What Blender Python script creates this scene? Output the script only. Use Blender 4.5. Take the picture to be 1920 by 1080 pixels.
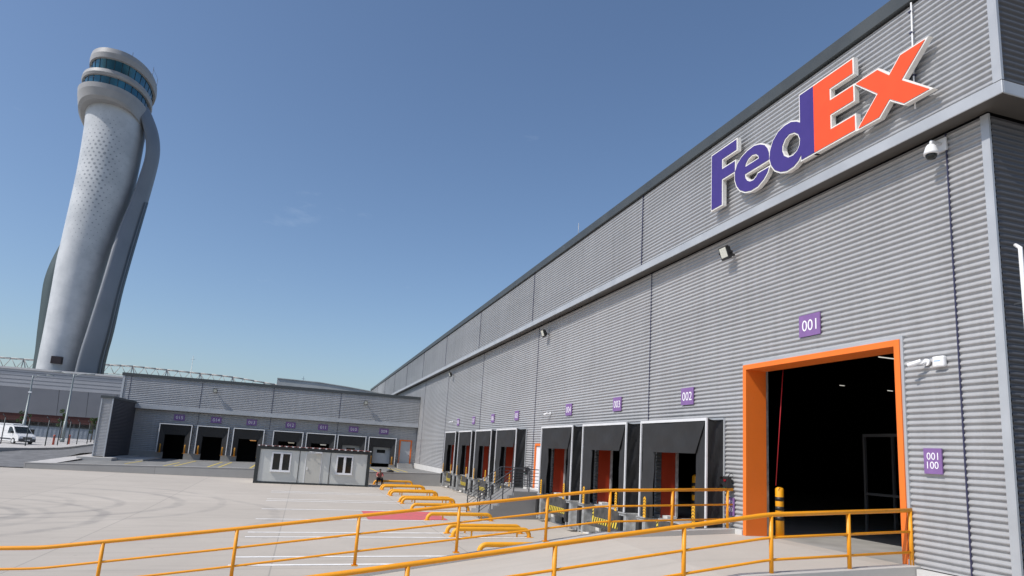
import bpy, bmesh, math, random
from mathutils import Vector, Matrix
from mathutils.geometry import tessellate_polygon
random.seed(7)
PI = math.pi
for o in list(bpy.data.objects): bpy.data.objects.remove(o, do_unlink=True)
scene = bpy.context.scene
col = scene.collection

# ------------------------------------------------------------ camera
def cam_axes(yaw, pitch, roll):
    cy, sy = math.cos(yaw), math.sin(yaw)
    fw = Vector((sy*math.cos(pitch), cy*math.cos(pitch), math.sin(pitch)))
    r = Vector((cy, -sy, 0.0)); u = r.cross(fw)
    c, s = math.cos(roll), math.sin(roll)
    return r*c + u*s, u*c - r*s, fw
cd = bpy.data.cameras.new('camera'); cam = bpy.data.objects.new('camera', cd); col.objects.link(cam)
r_, u_, f_ = cam_axes(0.28949, 0.181106, 0.062485)
M = Matrix((r_, u_, -f_)).transposed().to_4x4(); M.translation = Vector((-12, 0, 1.65))
cam.matrix_world = M
cd.sensor_width = 36; cd.lens = 1250/1920*36; cd.shift_y = 79.6/1920
cd.clip_start = 0.05; cd.clip_end = 6000
scene.camera = cam

# ------------------------------------------------------------ light
SD = Vector((1.0, 0.24, -1.18)).normalized()          # direction the sunlight travels
S = -SD
world = bpy.data.worlds.new('World'); scene.world = world; world.use_nodes = True
wt = world.node_tree; wt.nodes.clear()
wo = wt.nodes.new('ShaderNodeOutputWorld'); bg = wt.nodes.new('ShaderNodeBackground')
sky = wt.nodes.new('ShaderNodeTexSky'); sky.sky_type = 'NISHITA'; sky.sun_disc = False
sky.sun_elevation = math.asin(S.z); sky.sun_rotation = math.atan2(S.x, S.y)
sky.altitude = 0; sky.air_density = 1.0; sky.dust_density = 1.3; sky.ozone_density = 2.2
# thin wisps of cloud, mixed in by sky direction
tc = wt.nodes.new('ShaderNodeTexCoord'); mp = wt.nodes.new('ShaderNodeMapping'); mp.inputs['Scale'].default_value = (3, 3, 9)
nz = wt.nodes.new('ShaderNodeTexNoise'); nz.inputs['Scale'].default_value = 1.6; nz.inputs['Detail'].default_value = 8; nz.inputs['Roughness'].default_value = .62
rp = wt.nodes.new('ShaderNodeValToRGB'); rp.color_ramp.elements[0].position = .66; rp.color_ramp.elements[1].position = .86
rp.color_ramp.elements[1].color = (.2, .2, .2, 1)
mx = wt.nodes.new('ShaderNodeMixRGB'); mx.inputs[2].default_value = (6.5, 7.0, 7.6, 1)
wt.links.new(tc.outputs['Generated'], mp.inputs[0]); wt.links.new(mp.outputs[0], nz.inputs['Vector'])
wt.links.new(nz.outputs[0], rp.inputs[0]); wt.links.new(rp.outputs[0], mx.inputs[0]); wt.links.new(sky.outputs[0], mx.inputs[1])
tn = wt.nodes.new('ShaderNodeMixRGB'); tn.blend_type = 'MULTIPLY'; tn.inputs[0].default_value = 1; tn.inputs[2].default_value = (.93, .99, 1.055, 1)
wt.links.new(mx.outputs[0], tn.inputs[1]); wt.links.new(tn.outputs[0], bg.inputs[0]); bg.inputs[1].default_value = .125
wt.links.new(bg.outputs[0], wo.inputs[0])
sd = bpy.data.lights.new('sun', 'SUN'); sd.energy = 4.1; sd.angle = math.radians(.5); sd.color = (1, .955, .9)
sun = bpy.data.objects.new('sun', sd); col.objects.link(sun)
sun.rotation_euler = SD.to_track_quat('-Z', 'Y').to_euler(); sun.location = (-60, -20, 90)
vs = scene.view_settings; vs.view_transform = 'Standard'; vs.look = 'None'; vs.exposure = 0.0; vs.gamma = 1

# ------------------------------------------------------------ materials
def mat(name, c, rough=.6, metal=0., var=.0, vscale=3., bump=0., bscale=20., c2=None, spec=None, detail=5.):
    m = bpy.data.materials.new(name); m.use_nodes = True
    nt = m.node_tree; b = nt.nodes['Principled BSDF']
    b.inputs['Base Color'].default_value = (*c, 1); b.inputs['Roughness'].default_value = rough; b.inputs['Metallic'].default_value = metal
    if spec is not None: b.inputs['Specular IOR Level'].default_value = spec
    t = nt.nodes.new('ShaderNodeTexCoord')
    if var > 0 or c2:
        n = nt.nodes.new('ShaderNodeTexNoise'); n.inputs['Scale'].default_value = vscale; n.inputs['Detail'].default_value = detail
        r = nt.nodes.new('ShaderNodeValToRGB')
        r.color_ramp.elements[0].position = .32; r.color_ramp.elements[1].position = .68
        a = c2 if c2 else tuple(v*(1-var) for v in c)
        bb = c if c2 else tuple(min(1, v*(1+var)) for v in c)
        r.color_ramp.elements[0].color = (*a, 1); r.color_ramp.elements[1].color = (*bb, 1)
        nt.links.new(t.outputs['Object'], n.inputs['Vector']); nt.links.new(n.outputs[0], r.inputs[0]); nt.links.new(r.outputs[0], b.inputs['Base Color'])
        rr = nt.nodes.new('ShaderNodeMapRange'); rr.inputs['To Min'].default_value = max(.05, rough-.1); rr.inputs['To Max'].default_value = min(1, rough+.1)
        nt.links.new(n.outputs[0], rr.inputs[0]); nt.links.new(rr.outputs[0], b.inputs['Roughness'])
    if bump > 0:
        n2 = nt.nodes.new('ShaderNodeTexNoise'); n2.inputs['Scale'].default_value = bscale; n2.inputs['Detail'].default_value = 4
        bp = nt.nodes.new('ShaderNodeBump'); bp.inputs['Strength'].default_value = bump; bp.inputs['Distance'].default_value = .02
        nt.links.new(t.outputs['Object'], n2.inputs['Vector']); nt.links.new(n2.outputs[0], bp.inputs['Height']); nt.links.new(bp.outputs[0], b.inputs['Normal'])
    return m
def emat(name, c, s):
    m = bpy.data.materials.new(name); m.use_nodes = True; b = m.node_tree.nodes['Principled BSDF']
    b.inputs['Base Color'].default_value = (*c, 1); b.inputs['Emission Color'].default_value = (*c, 1); b.inputs['Emission Strength'].default_value = s
    return m
class NB:                                              # small node-maths helper
    def __init__(s, nt): s.nt = nt
    def m(s, op, a, b=None, c=None):
        n = s.nt.nodes.new('ShaderNodeMath'); n.operation = op
        for i, v in enumerate((a, b, c)):
            if v is None: continue
            if isinstance(v, (int, float)): n.inputs[i].default_value = v
            else: s.nt.links.new(v, n.inputs[i])
        return n.outputs[0]
    def noise(s, vec, scale, detail=4, rough=.5):
        n = s.nt.nodes.new('ShaderNodeTexNoise'); n.inputs['Scale'].default_value = scale; n.inputs['Detail'].default_value = detail; n.inputs['Roughness'].default_value = rough
        s.nt.links.new(vec, n.inputs['Vector']); return n.outputs[0]
    def rng(s, v, a, b, c, d):
        n = s.nt.nodes.new('ShaderNodeMapRange'); s.nt.links.new(v, n.inputs[0])
        for i, x in enumerate((a, b, c, d)): n.inputs[i+1].default_value = x
        return n.outputs[0]
    def mix(s, f, a, b):
        n = s.nt.nodes.new('ShaderNodeMixRGB')
        for i, v in enumerate((f, a, b)):
            if isinstance(v, (int, float)): n.inputs[i].default_value = v
            elif isinstance(v, tuple): n.inputs[i].default_value = (*v, 1)
            else: s.nt.links.new(v, n.inputs[i])
        return n.outputs[0]

# concrete with casting joints, blotches and round tyre marks
def concrete_mat(name, base, jx=None, jy=None, arcs=(), dark=.75, stain=.35):
    m = bpy.data.materials.new(name); m.use_nodes = True; nt = m.node_tree; b = nt.nodes['Principled BSDF']; k = NB(nt)
    t = nt.nodes.new('ShaderNodeTexCoord'); v = t.outputs['Object']
    sp = nt.nodes.new('ShaderNodeSeparateXYZ'); nt.links.new(v, sp.inputs[0]); x, y = sp.outputs[0], sp.outputs[1]
    big = k.noise(v, .09, 5, .6); mid = k.noise(v, .8, 6, .65); fine = k.noise(v, 14, 6, .7)
    mpp = nt.nodes.new('ShaderNodeMapping'); mpp.inputs['Scale'].default_value = (.25, 2.2, 1); mpp.inputs['Rotation'].default_value = (0, 0, .12)
    nt.links.new(v, mpp.inputs[0]); streak = k.noise(mpp.outputs[0], .9, 6, .7)
    c1 = k.mix(k.rng(big, .35, .65, 0, 1), tuple(q*.86 for q in base), base)
    c2 = k.mix(k.rng(mid, .45, .8, 0, .5), c1, tuple(q*.78 for q in base))
    c3 = k.mix(k.rng(streak, .52, .8, 0, stain), c2, tuple(q*.62 for q in base))
    c4 = k.mix(k.rng(fine, .3, .7, 0, .22), c3, tuple(q*.7 for q in base))
    out = c4
    if jx:
        jm = None
        for axis, (off, step) in ((x, jx), (y, jy)):
            d = k.m('ABSOLUTE', k.m('SUBTRACT', k.m('FRACT', k.m('DIVIDE', k.m('SUBTRACT', axis, off-step*.5), step)), .5))
            ln = k.rng(d, .006/step*1.5, .018/step*1.5, .42, 0)
            jm = ln if jm is None else k.m('MAXIMUM', jm, ln)
        out = k.mix(jm, out, (.12, .115, .11))
    if jx:
        cb = nt.nodes.new('ShaderNodeCombineXYZ')
        for q, (axis, (off, step)) in enumerate(((x, jx), (y, jy))): nt.links.new(k.m('FLOOR', k.m('DIVIDE', k.m('SUBTRACT', axis, off), step)), cb.inputs[q])
        wn = nt.nodes.new('ShaderNodeTexWhiteNoise'); nt.links.new(cb.outputs[0], wn.inputs[0])
        out = k.mix(k.rng(wn.outputs[0], 0, 1, 0, .16), out, tuple(q*.62 for q in base))
        spt = k.noise(v, 1.9, 3, .55); out = k.mix(k.rng(spt, .72, .80, 0, .45), out, (.17,.155,.14))
    for (cx, cy, R, w, s) in arcs:
        dd = k.m('SQRT', k.m('ADD', k.m('POWER', k.m('SUBTRACT', x, cx), 2), k.m('POWER', k.m('SUBTRACT', y, cy), 2)))
        wob = k.m('MULTIPLY', k.m('SUBTRACT', k.noise(v, .35, 2), .5), .9)
        e = k.m('ABSOLUTE', k.m('SUBTRACT', k.m('ADD', dd, wob), R))
        a = k.m('MULTIPLY', k.rng(e, w*.4, w, s*.8, 0), k.rng(k.noise(v, .5, 5, .7), .35, .6, .15, 1))
        a = k.m('MULTIPLY', a, k.rng(x, cx-R*.6, cx+R*.5, .15, 1))
        out = k.mix(a, out, (.16, .155, .15))
    nt.links.new(out, b.inputs['Base Color']); b.inputs['Roughness'].default_value = .85
    bp = nt.nodes.new('ShaderNodeBump'); bp.inputs['Strength'].default_value = .25; bp.inputs['Distance'].default_value = .01
    nt.links.new(fine, bp.inputs['Height']); nt.links.new(bp.outputs[0], b.inputs['Normal'])
    return m
ARCS = [(-26.6, 30.5, 7.3, .34, .5), (-26.6, 30.5, 5.4, .3, .3), (-25, 36, 5.0, .3, .45), (-25, 36.2, 3.1, .3, .3), (-24.5, 37, 6.95, .32, .45), (-24.5, 37.4, 9.0, .3, .3), (-26.5, 30.8, 4.3, .34, .5), (-23, 33, 10.2, .3, .3)]
m_yard = concrete_mat('yard_concrete', (.505, .455, .395), (-.4, 6.02), (1.6, 6.0), ARCS, stain=.6)
m_ramp = concrete_mat('ramp_concrete', (.50, .455, .40), stain=.45)
m_conc = concrete_mat('cast_concrete', (.40, .39, .375), (1.0, 8.4), (2000, 3000), stain=.5)
m_kerb = concrete_mat('kerb_concrete', (.50, .485, .46), stain=.5)
m_plinth = concrete_mat('white_concrete', (.66, .65, .63), stain=.4)
m_asph = mat('asphalt', (.155, .155, .157), .9, 0, .22, 1.3, .5, 60)
m_asph2 = mat('asphalt_apron', (.19, .187, .18), .9, 0, .2, 1.1, .5, 60)
m_pave = mat('pavement', (.46, .44, .42), .9, 0, .12, 2, .3, 30)
m_soil = mat('distant_ground', (.24, .23, .2), .95, 0, .2, .02)
m_white = mat('white_road_paint', (.84, .83, .81), .7, 0, c2=(.70, .68, .65), vscale=4)
m_yline = mat('yellow_road_paint', (.62, .46, .06), .7, 0, c2=(.42, .34, .12), vscale=4)
m_rline = mat('red_road_paint', (.62, .115, .135), .75, 0, c2=(.47, .13, .13), vscale=2.5)
def clad_mat(name, c, rough, metal):
    m = bpy.data.materials.new(name); m.use_nodes = True; nt = m.node_tree; b = nt.nodes['Principled BSDF']; k = NB(nt)
    t = nt.nodes.new('ShaderNodeTexCoord'); v = t.outputs['Object']
    sp = nt.nodes.new('ShaderNodeSeparateXYZ'); nt.links.new(v, sp.inputs[0])
    cell = nt.nodes.new('ShaderNodeCombineXYZ')
    nt.links.new(k.m('FLOOR', k.m('DIVIDE', k.m('ADD', sp.outputs[1], k.m('MULTIPLY', sp.outputs[0], 1.0)), 6.2)), cell.inputs[0]); nt.links.new(k.m('FLOOR', k.m('DIVIDE', sp.outputs[2], 1.0)), cell.inputs[1])
    wn = nt.nodes.new('ShaderNodeTexWhiteNoise'); nt.links.new(cell.outputs[0], wn.inputs[0])
    mp = nt.nodes.new('ShaderNodeMapping'); mp.inputs['Scale'].default_value = (3.5, 3.5, .22); nt.links.new(v, mp.inputs[0])
    st = k.noise(mp.outputs[0], 1.0, 6, .7); bg_ = k.noise(v, .18, 4, .6); fine = k.noise(v, 9, 4, .6)
    f = k.m('MULTIPLY', k.m('MULTIPLY', k.rng(wn.outputs[0], 0, 1, .955, 1.045), k.rng(st, .35, .75, 1.05, .86)), k.m('MULTIPLY', k.rng(bg_, .3, .7, .94, 1.05), k.rng(fine, .3, .7, .97, 1.03)))
    mx_ = nt.nodes.new('ShaderNodeVectorMath'); mx_.operation = 'SCALE'; mx_.inputs[0].default_value = c; nt.links.new(f, mx_.inputs['Scale']); nt.links.new(mx_.outputs[0], b.inputs['Base Color'])
    b.inputs['Metallic'].default_value = metal; nt.links.new(k.rng(st, .3, .7, rough-.06, rough+.12), b.inputs['Roughness'])
    return m
m_southclad = mat('dark_shaded_end_cladding', (.11,.11,.12), .5, .2, .06, .35)  # darker panel grey, with the end wall's shade also put into the colour
m_clad = clad_mat('grey_cladding', (.415, .415, .42), .42, .2)
m_clad_up = clad_mat('grey_cladding_upper', (.40, .405, .415), .42, .2)
m_trim = mat('light_metal_trim', (.44, .455, .475), .4, .2, .07, 1.2)
m_cap = mat('dark_metal_cap', (.065, .073, .076), .5, .2, .1, 1)
m_soffit = mat('soffit_metal', (.12, .11, .10), .5, .25, .08, 1)
m_seam = mat('dark_blue_seam', (.035, .035, .075), .5, 0)
m_orange = None
m_purple = mat('purple_sign', (.22, .118, .31), .5, 0, .07, 6)
m_purlog = mat('purple_logo', (.052, .032, .19), .42, 0, .04, 3)
m_orlog = mat('orange_logo', (.90, .085, .018), .42, 0, .03, 3)
m_letter = mat('white_lettering', (.85, .84, .86), .5, 0)
m_logow = mat('logo_body_white', (.76, .74, .70), .5, 0, .05, 3)
def paint_mat(name, c, worn, rough=.36, amt=1.0):
    m = bpy.data.materials.new(name); m.use_nodes = True; nt = m.node_tree; b = nt.nodes['Principled BSDF']; k = NB(nt)
    t = nt.nodes.new('ShaderNodeTexCoord'); v = t.outputs['Object']
    a = k.noise(v, 1.3, 4, .6); g = k.noise(v, 7, 7, .75); h = k.noise(v, 26, 5, .7)
    o = k.mix(k.rng(a, .35, .7, 0, .35*amt), c, tuple(q*.72 for q in c))
    o = k.mix(k.rng(g, .60, .70, 0, .55*amt), o, worn); o = k.mix(k.rng(h, .68, .73, 0, .7*amt), o, (.10,.05,.025))
    nt.links.new(o, b.inputs['Base Color']); nt.links.new(k.rng(g, .3, .7, rough-.05, rough+.25), b.inputs['Roughness'])
    bp = nt.nodes.new('ShaderNodeBump'); bp.inputs['Strength'].default_value = .2; bp.inputs['Distance'].default_value = .004; nt.links.new(h, bp.inputs['Height']); nt.links.new(bp.outputs[0], b.inputs['Normal'])
    return m
m_rail = paint_mat('yellow_rail_paint', (.84,.33,.006), (.62,.27,.04))
m_orange = paint_mat('orange_paint', (.86,.19,.022), (.55,.15,.04), .4, .7)
m_guard = paint_mat('yellow_guard_paint', (.84,.37,.010), (.35,.22,.10), .42, 1.3)
m_black = mat('black_paint', (.02, .02, .02), .5, 0)
m_rubber = mat('black_rubber', (.022, .022, .023), .75, 0, .2, 4)
m_fabric = mat('shelter_fabric', (.013, .013, .014), .55, 0, .25, 2.0, .8, 3.0)
m_fabric2 = mat('shelter_curtain', (.022, .022, .023), .6, 0, .18, 1.2, .6, 2.5)
m_alu = mat('aluminium', (.72, .72, .73), .4, .1, .05, 2)
m_reveal = mat('shaded_orange_panel', (.34, .03, .006), .5, 0, .08, 1.5)  # door-frame orange, darkened in the colour for the shade behind the shelters
m_darkclad = mat('dark_cladding', (.055,.055,.065), .5, .1, .08, .5)
m_galv = mat('galvanised_steel', (.54, .55, .55), .5, .25, c2=(.32, .32, .31), vscale=5)
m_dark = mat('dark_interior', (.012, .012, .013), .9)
m_int = mat('interior_floor', (.33, .32, .30), .6, 0, .15, 1)
m_steel = mat('dark_grey_steel', (.06, .065, .075), .5, .2)
m_plate = mat('worn_steel_plate', (.11, .105, .10), .6, .3, c2=(.05, .048, .045), vscale=4)
m_wht = mat('white_plastic', (.78, .78, .79), .35, 0)
m_panel = mat('cabin_panel', (.60, .61, .58), .45, 0, .02, 1.5)
m_pdoor = mat('cabin_door', (.56, .55, .50), .45, 0, .04, 1.5)
m_glassd = mat('dark_glass', (.015, .018, .018), .08, 0)
m_doorg = mat('grey_door', (.43, .45, .47), .45, 0, .04, 2)
m_lens = mat('lamp_lens', (.66, .66, .58), .3, 0, .1, 30)
m_twr = None
m_brown = mat('brown_roof_sheet', (.16, .05, .035), .6, 0)
m_redstrip = mat('dark_red_strip', (.06, .012, .009), .7, 0, .3, .4)
m_term = mat('terminal_facade', (.235, .24, .26), .5, .2, .06, .3)
m_term2 = mat('terminal_fascia', (.36, .36, .375), .5, .2, .05, .3)
m_truss = mat('white_truss', (.46, .44, .42), .5)
m_oldconc = mat('weathered_concrete', (.50, .51, .50), .9, 0, c2=(.36, .37, .365), vscale=.35, detail=8)
m_fence = mat('fence_steel', (.03, .045, .05), .5)
m_pole = mat('lamp_post_paint', (.22, .25, .255), .5, .2)
m_leaf = mat('leaves', (.05, .085, .02), .7, 0, .5, 2.5)
m_bark = mat('bark', (.10, .07, .05), .9)
m_skin = mat('skin', (.42, .24, .17), .6)
m_hair = mat('hair', (.015, .012, .01), .7)
m_shirt = mat('red_shirt', (.42, .09, .10), .8, 0, .2, 8)
m_trou = mat('black_trousers', (.012, .012, .014), .8)
m_bluew = mat('blue_grey_sheet', (.20, .23, .27), .6, 0, .08, 1)
m_redb = mat('red_bollard_paint', (.5, .1, .06), .5)

# ------------------------------------------------------------ mesh builder
class MB:
    def __init__(s): s.v = []; s.f = []; s.mi = []; s.sm = []; s.cur = 0
    def face(s, idx, smooth=False): s.f.append(idx); s.mi.append(s.cur); s.sm.append(smooth)
    def poly(s, pts, smooth=False):
        n = len(s.v); s.v += [tuple(p) for p in pts]; s.face(list(range(n, n+len(pts))), smooth); return s
    def box(s, a, b, rot=0, piv=None):
        x0, y0, z0 = a; x1, y1, z1 = b
        P = [(x0,y0,z0),(x1,y0,z0),(x1,y1,z0),(x0,y1,z0),(x0,y0,z1),(x1,y0,z1),(x1,y1,z1),(x0,y1,z1)]
        if rot:
            px, py = piv if piv else ((x0+x1)/2, (y0+y1)/2); c, q = math.cos(rot), math.sin(rot)
            P = [(px+(x-px)*c-(y-py)*q, py+(x-px)*q+(y-py)*c, z) for x, y, z in P]
        return s.hexa(P)
    def hexa(s, P):
        n = len(s.v); s.v += [tuple(p) for p in P]
        for q in ((0,3,2,1),(4,5,6,7),(0,1,5,4),(1,2,6,5),(2,3,7,6),(3,0,4,7)): s.face([n+i for i in q])
        return s
    def tube(s, pts, r, seg=12, caps=True):
        pts = [Vector(p) for p in pts]; n0 = len(s.v); rs = r if isinstance(r, (list, tuple)) else [r]*len(pts)
        up = None
        for i, p in enumerate(pts):
            if i == 0: d = (pts[1]-p).normalized()
            elif i == len(pts)-1: d = (p-pts[i-1]).normalized()
            else: d = ((pts[i+1]-p).normalized() + (p-pts[i-1]).normalized()).normalized()
            if up is None:
                up = Vector((0,0,1)) if abs(d.z) < .9 else Vector((0,1,0))
            a = d.cross(up).normalized(); bq = a.cross(d).normalized(); up = bq
            k = 1.0
            if 0 < i < len(pts)-1:
                cs = d.dot((pts[i+1]-p).normalized()); k = 1/max(.7, cs)
            for j in range(seg):
                t = 2*PI*j/seg; s.v.append(tuple(p + a*math.cos(t)*rs[i]*k + bq*math.sin(t)*rs[i]*k))
        for i in range(len(pts)-1):
            for j in range(seg):
                a_, b_ = n0+i*seg+j, n0+i*seg+(j+1) % seg
                s.face([a_, a_+seg, b_+seg, b_], True)
        if caps:
            s.face([n0+j for j in range(seg)]); s.face([n0+(len(pts)-1)*seg+j for j in reversed(range(seg))])
        return s
    def loft(s, rings, closed=True, caps=True, smooth=True):
        n0 = len(s.v); k = len(rings[0])
        for rg in rings: s.v += [tuple(p) for p in rg]
        for i in range(len(rings)-1):
            for j in range(k if closed else k-1):
                a_, b_ = n0+i*k+j, n0+i*k+(j+1) % k
                s.face([a_, b_, b_+k, a_+k], smooth)
        if caps:
            s.face([n0+j for j in reversed(range(k))]); s.face([n0+(len(rings)-1)*k+j for j in range(k)])
        return s
    def prism(s, loops, fn, d0, d1):
        """loops: outer + holes in 2D; fn(u, v, d) -> xyz"""
        n0 = len(s.v); flat = [p for L in loops for p in L]
        tris = tessellate_polygon([[Vector((p[0], p[1], 0)) for p in L] for L in loops])
        for d in (d0, d1): s.v += [tuple(fn(p[0], p[1], d)) for p in flat]
        N = len(flat)
        for t in tris: s.face([n0+i for i in t]); s.face([n0+N+i for i in reversed(t)])
        o = 0
        for L in loops:
            k = len(L)
            for i in range(k): a_, b_ = n0+o+i, n0+o+(i+1) % k; s.face([a_, b_, b_+N, a_+N])
            o += k
        return s
ORG = {}
def tag(o, label=None, cat=None, group=None, kind=None):
    if label: o['label'] = label
    if cat: o['category'] = cat
    if group: o['group'] = group
    if kind: o['kind'] = kind
    return o
def thing(name, loc, label, cat, group=None):
    o = bpy.data.objects.new(name, None); col.objects.link(o); o.location = loc; o.empty_display_size = .2
    ORG[o.name] = Vector(loc); return tag(o, label, cat, group)
def build(name, mb, mats, parent=None, loc=None, label=None, bevel=0):
    mats = mats if isinstance(mats, (list, tuple)) else [mats]
    org = ORG[parent.name] if parent else Vector(loc or (0, 0, 0))
    me = bpy.data.meshes.new(name)
    me.from_pydata([tuple(Vector(v)-org) for v in mb.v], [], mb.f)
    for m in mats: me.materials.append(m)
    me.polygons.foreach_set('material_index', mb.mi); me.polygons.foreach_set('use_smooth', mb.sm)
    bm = bmesh.new(); bm.from_mesh(me); bmesh.ops.recalc_face_normals(bm, faces=bm.faces); bm.to_mesh(me); bm.free()
    me.update()
    o = bpy.data.objects.new(name, me); col.objects.link(o)
    if parent: o.parent = parent
    else: o.location = org
    ORG[o.name] = org
    if bevel:
        b = o.modifiers.new('bevel', 'BEVEL'); b.width = bevel; b.segments = 2; b.limit_method = 'ANGLE'; b.angle_limit = math.radians(50)
    if label: o['label'] = label
    return o
def structure(name, mb, m):
    return tag(build(name, mb, m), kind='structure')
def copy_tree(o, parent=None):
    c = o.copy(); col.objects.link(c)
    if parent: c.parent = parent
    ORG[c.name] = ORG[o.name]
    for ch in list(o.children): copy_tree(ch, c)
    return c
def dup(root, loc, label, rz=None):
    c = copy_tree(root); c.location = loc; ORG[c.name] = Vector(loc)
    if rz is not None: c.rotation_euler.z = rz
    c['label'] = label
    return c
def text_mb(body, size, fn, depth=.006):
    """flat number text as triangles placed by fn(u, v, d)"""
    cu = bpy.data.curves.new('t', 'FONT'); cu.body = body; cu.size = size; cu.align_x = 'CENTER'; cu.align_y = 'CENTER'; cu.resolution_u = 6
    ob = bpy.data.objects.new('t', cu); col.objects.link(ob)
    bpy.context.view_layer.update()
    me = bpy.data.meshes.new_from_object(ob.evaluated_get(bpy.context.evaluated_depsgraph_get()))
    mb = MB(); xs = [v.co.x for v in me.vertices]; ys = [v.co.y for v in me.vertices]
    cx, cy = (min(xs)+max(xs))/2, (min(ys)+max(ys))/2
    mb.v = [tuple(fn(v.co.x-cx, v.co.y-cy, depth)) for v in me.vertices]
    for p in me.polygons: mb.face(list(p.vertices))
    bpy.data.objects.remove(ob); bpy.data.curves.remove(cu); bpy.data.meshes.remove(me)
    return mb
PITCH = .125
def corr(mb, axis, plane, a0, a1, z0, z1, out, depth=.041, pitch=PITCH, seg=12, phase=0.):
    """horizontal corrugated sheet on plane axis=plane, running a0..a1, profile up z0..z1, 'out' = outward sign"""
    zs = [z0]; k = math.ceil(z0/pitch*seg+1e-6)
    while k*pitch/seg < z1-1e-6: zs.append(k*pitch/seg); k += 1
    zs.append(z1); n0 = len(mb.v)
    for z in zs:
        t = math.cos(2*PI*(z/pitch+phase)); w = math.tanh(1.9*t)/math.tanh(1.9)
        p = plane + out*depth*.5*w
        for a in (a0, a1): mb.v.append((p, a, z) if axis == 'x' else (a, p, z))
    for i in range(len(zs)-1):
        a_ = n0+2*i; mb.face([a_, a_+1, a_+3, a_+2], True)
def arcpts(c, r, a0, a1, n, fn): return [fn(c[0]+r*math.cos(a0+(a1-a0)*i/n), c[1]+r*math.sin(a0+(a1-a0)*i/n)) for i in range(n+1)]
def lerp(a, b, t): return a+(b-a)*t
def interp(x, xs, ys):
    if x <= xs[0]: return ys[0]
    for i in range(len(xs)-1):
        if x <= xs[i+1]: return lerp(ys[i], ys[i+1], (x-xs[i])/(xs[i+1]-xs[i]))
    return ys[-1]
def zg(x, y): return -1.53 + interp(y, [35, 55], [.02, .003])*max(x, -20)
def za(x, y): return -.5 + interp(y, [57, 74.6], [.0233, .015])*x - .01*(y-57)
def grid(fn, xs, ys):
    mb = MB()
    for y in ys:
        for x in xs: mb.v.append((x, y, fn(x, y)))
    w = len(xs)
    for j in range(len(ys)-1):
        for i in range(w-1): a_ = j*w+i; mb.face([a_, a_+1, a_+w+1, a_+w], True)
    return mb
def fr(a, b, n): return [a+(b-a)*i/n for i in range(n+1)]

# ------------------------------------------------------------ ground
structure('distant_ground', MB().poly([(-2500,-400,-2.6),(2500,-400,-2.6),(2500,4500,-2.6),(-2500,4500,-2.6)]), m_soil)
structure('concrete_yard', grid(zg, [-140,-90,-60,-40,-30,-20]+fr(-18,0.5,20), [-60,-30,-10,0,10]+fr(15,57,21)), m_yard)
structure('dock_apron', grid(za, fr(-31, 0, 10), fr(57.25, 76, 10)), m_asph2)
def zr(x, y): return interp(y, [57.4, 70, 150], [-1.585, -.78, -.78])
structure('asphalt_road', grid(zr, [-140,-90,-60,-45,-38,-34,-31.02], [57.6,60,64,68,70,76,90,110,150,170]), m_asph)
structure('link_road', MB().poly([(-31.02,57.6,-1.2),(-31.02,76,-.82),(-29.7,76,-.78),(-29.2,57.6,-1.16)]), m_pave)

# kerbed pavement with the van on it
KERB = [(-60,55),(-41,62.5),(-37.4,66),(-35.5,71),(-35,77.4),(-35.8,84),(-36.8,90.5),(-38.7,103.3),(-44,140),(-46,170)]
mb = MB(); n = len(KERB)
for i in range(n-1):
    (x0,y0),(x1,y1) = KERB[i], KERB[i+1]
    mb.poly([(x0,y0,-.6),(x1,y1,-.6),(-140,y1,-.6),(-140,y0,-.6)])
pv = structure('pavement', mb, m_pave)
mb = MB()
for i in range(n-1):
    (x0,y0),(x1,y1) = KERB[i], KERB[i+1]
    mb.hexa([(x0+.16,y0-.02,-1.7),(x1+.16,y1-.02,-1.7),(x1,y1,-1.7),(x0,y0,-1.7),(x0+.16,y0-.02,-.585),(x1+.16,y1-.02,-.585),(x1,y1,-.585),(x0,y0,-.585)])
structure('pavement_kerb', mb, m_kerb)

# white bay lines on the yard, red zone, yellow lines on the apron
mb = MB()
def strip(mb, x0, x1, y0, y1, f, dz=.004, n=8):
    for i in range(n):
        a, b = lerp(x0,x1,i/n), lerp(x0,x1,(i+1)/n)
        mb.poly([(a,y0,f(a,y0)+dz),(b,y0,f(b,y0)+dz),(b,y1,f(b,y1)+dz),(a,y1,f(a,y1)+dz)])
def zgg(x, y):                                         # the sheet as meshed (piecewise), so paint never dips under it
    return zg(x, y)+.004
for y in (46.05,45.1,40.75,39.8,35.65,31.35,27.0,25.75,21.5,20.15): strip(mb, -13.55, -3.2, y-.10, y+.10, zgg)
structure('white_bay_lines', mb, m_white)
mb = MB(); strip(mb, -8.8, -5.1, 31.55, 35.3, zgg, .006, 6); structure('red_bay_marking', mb, m_rline)
mb = MB(); 
for (xa, ya, xb, yb) in ((-22.1,58.4,-22.2,66.3),(-21.35,58.4,-21.6,71.5),(-18.95,58.4,-19.2,71.2),(-18.15,58.4,-18.35,71.2),(-15.8,58.4,-15.95,70.6),(-15.0,58.4,-15.1,70.6),(-25.2,60.4,-25.3,71.5),(-12.5,58.4,-12.6,71),(-11.7,58.4,-11.8,71),(-9.2,58.4,-9.3,71),(-8.4,58.4,-8.5,71),(-5.65,58.8,-5.35,70.5),(-3.65,60.0,-3.3,71.4),(-3.0,59.4,-2.7,70)):
    w = .085
    for i in range(6):
        x0, y0, x1, y1 = lerp(xa,xb,i/6), lerp(ya,yb,i/6), lerp(xa,xb,(i+1)/6), lerp(ya,yb,(i+1)/6)
        mb.poly([(x0-w,y0,za(x0-w,y0)+.01),(x0+w,y0,za(x0+w,y0)+.01),(x1+w,y1,za(x1+w,y1)+.01),(x1-w,y1,za(x1-w,y1)+.01)])
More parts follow.
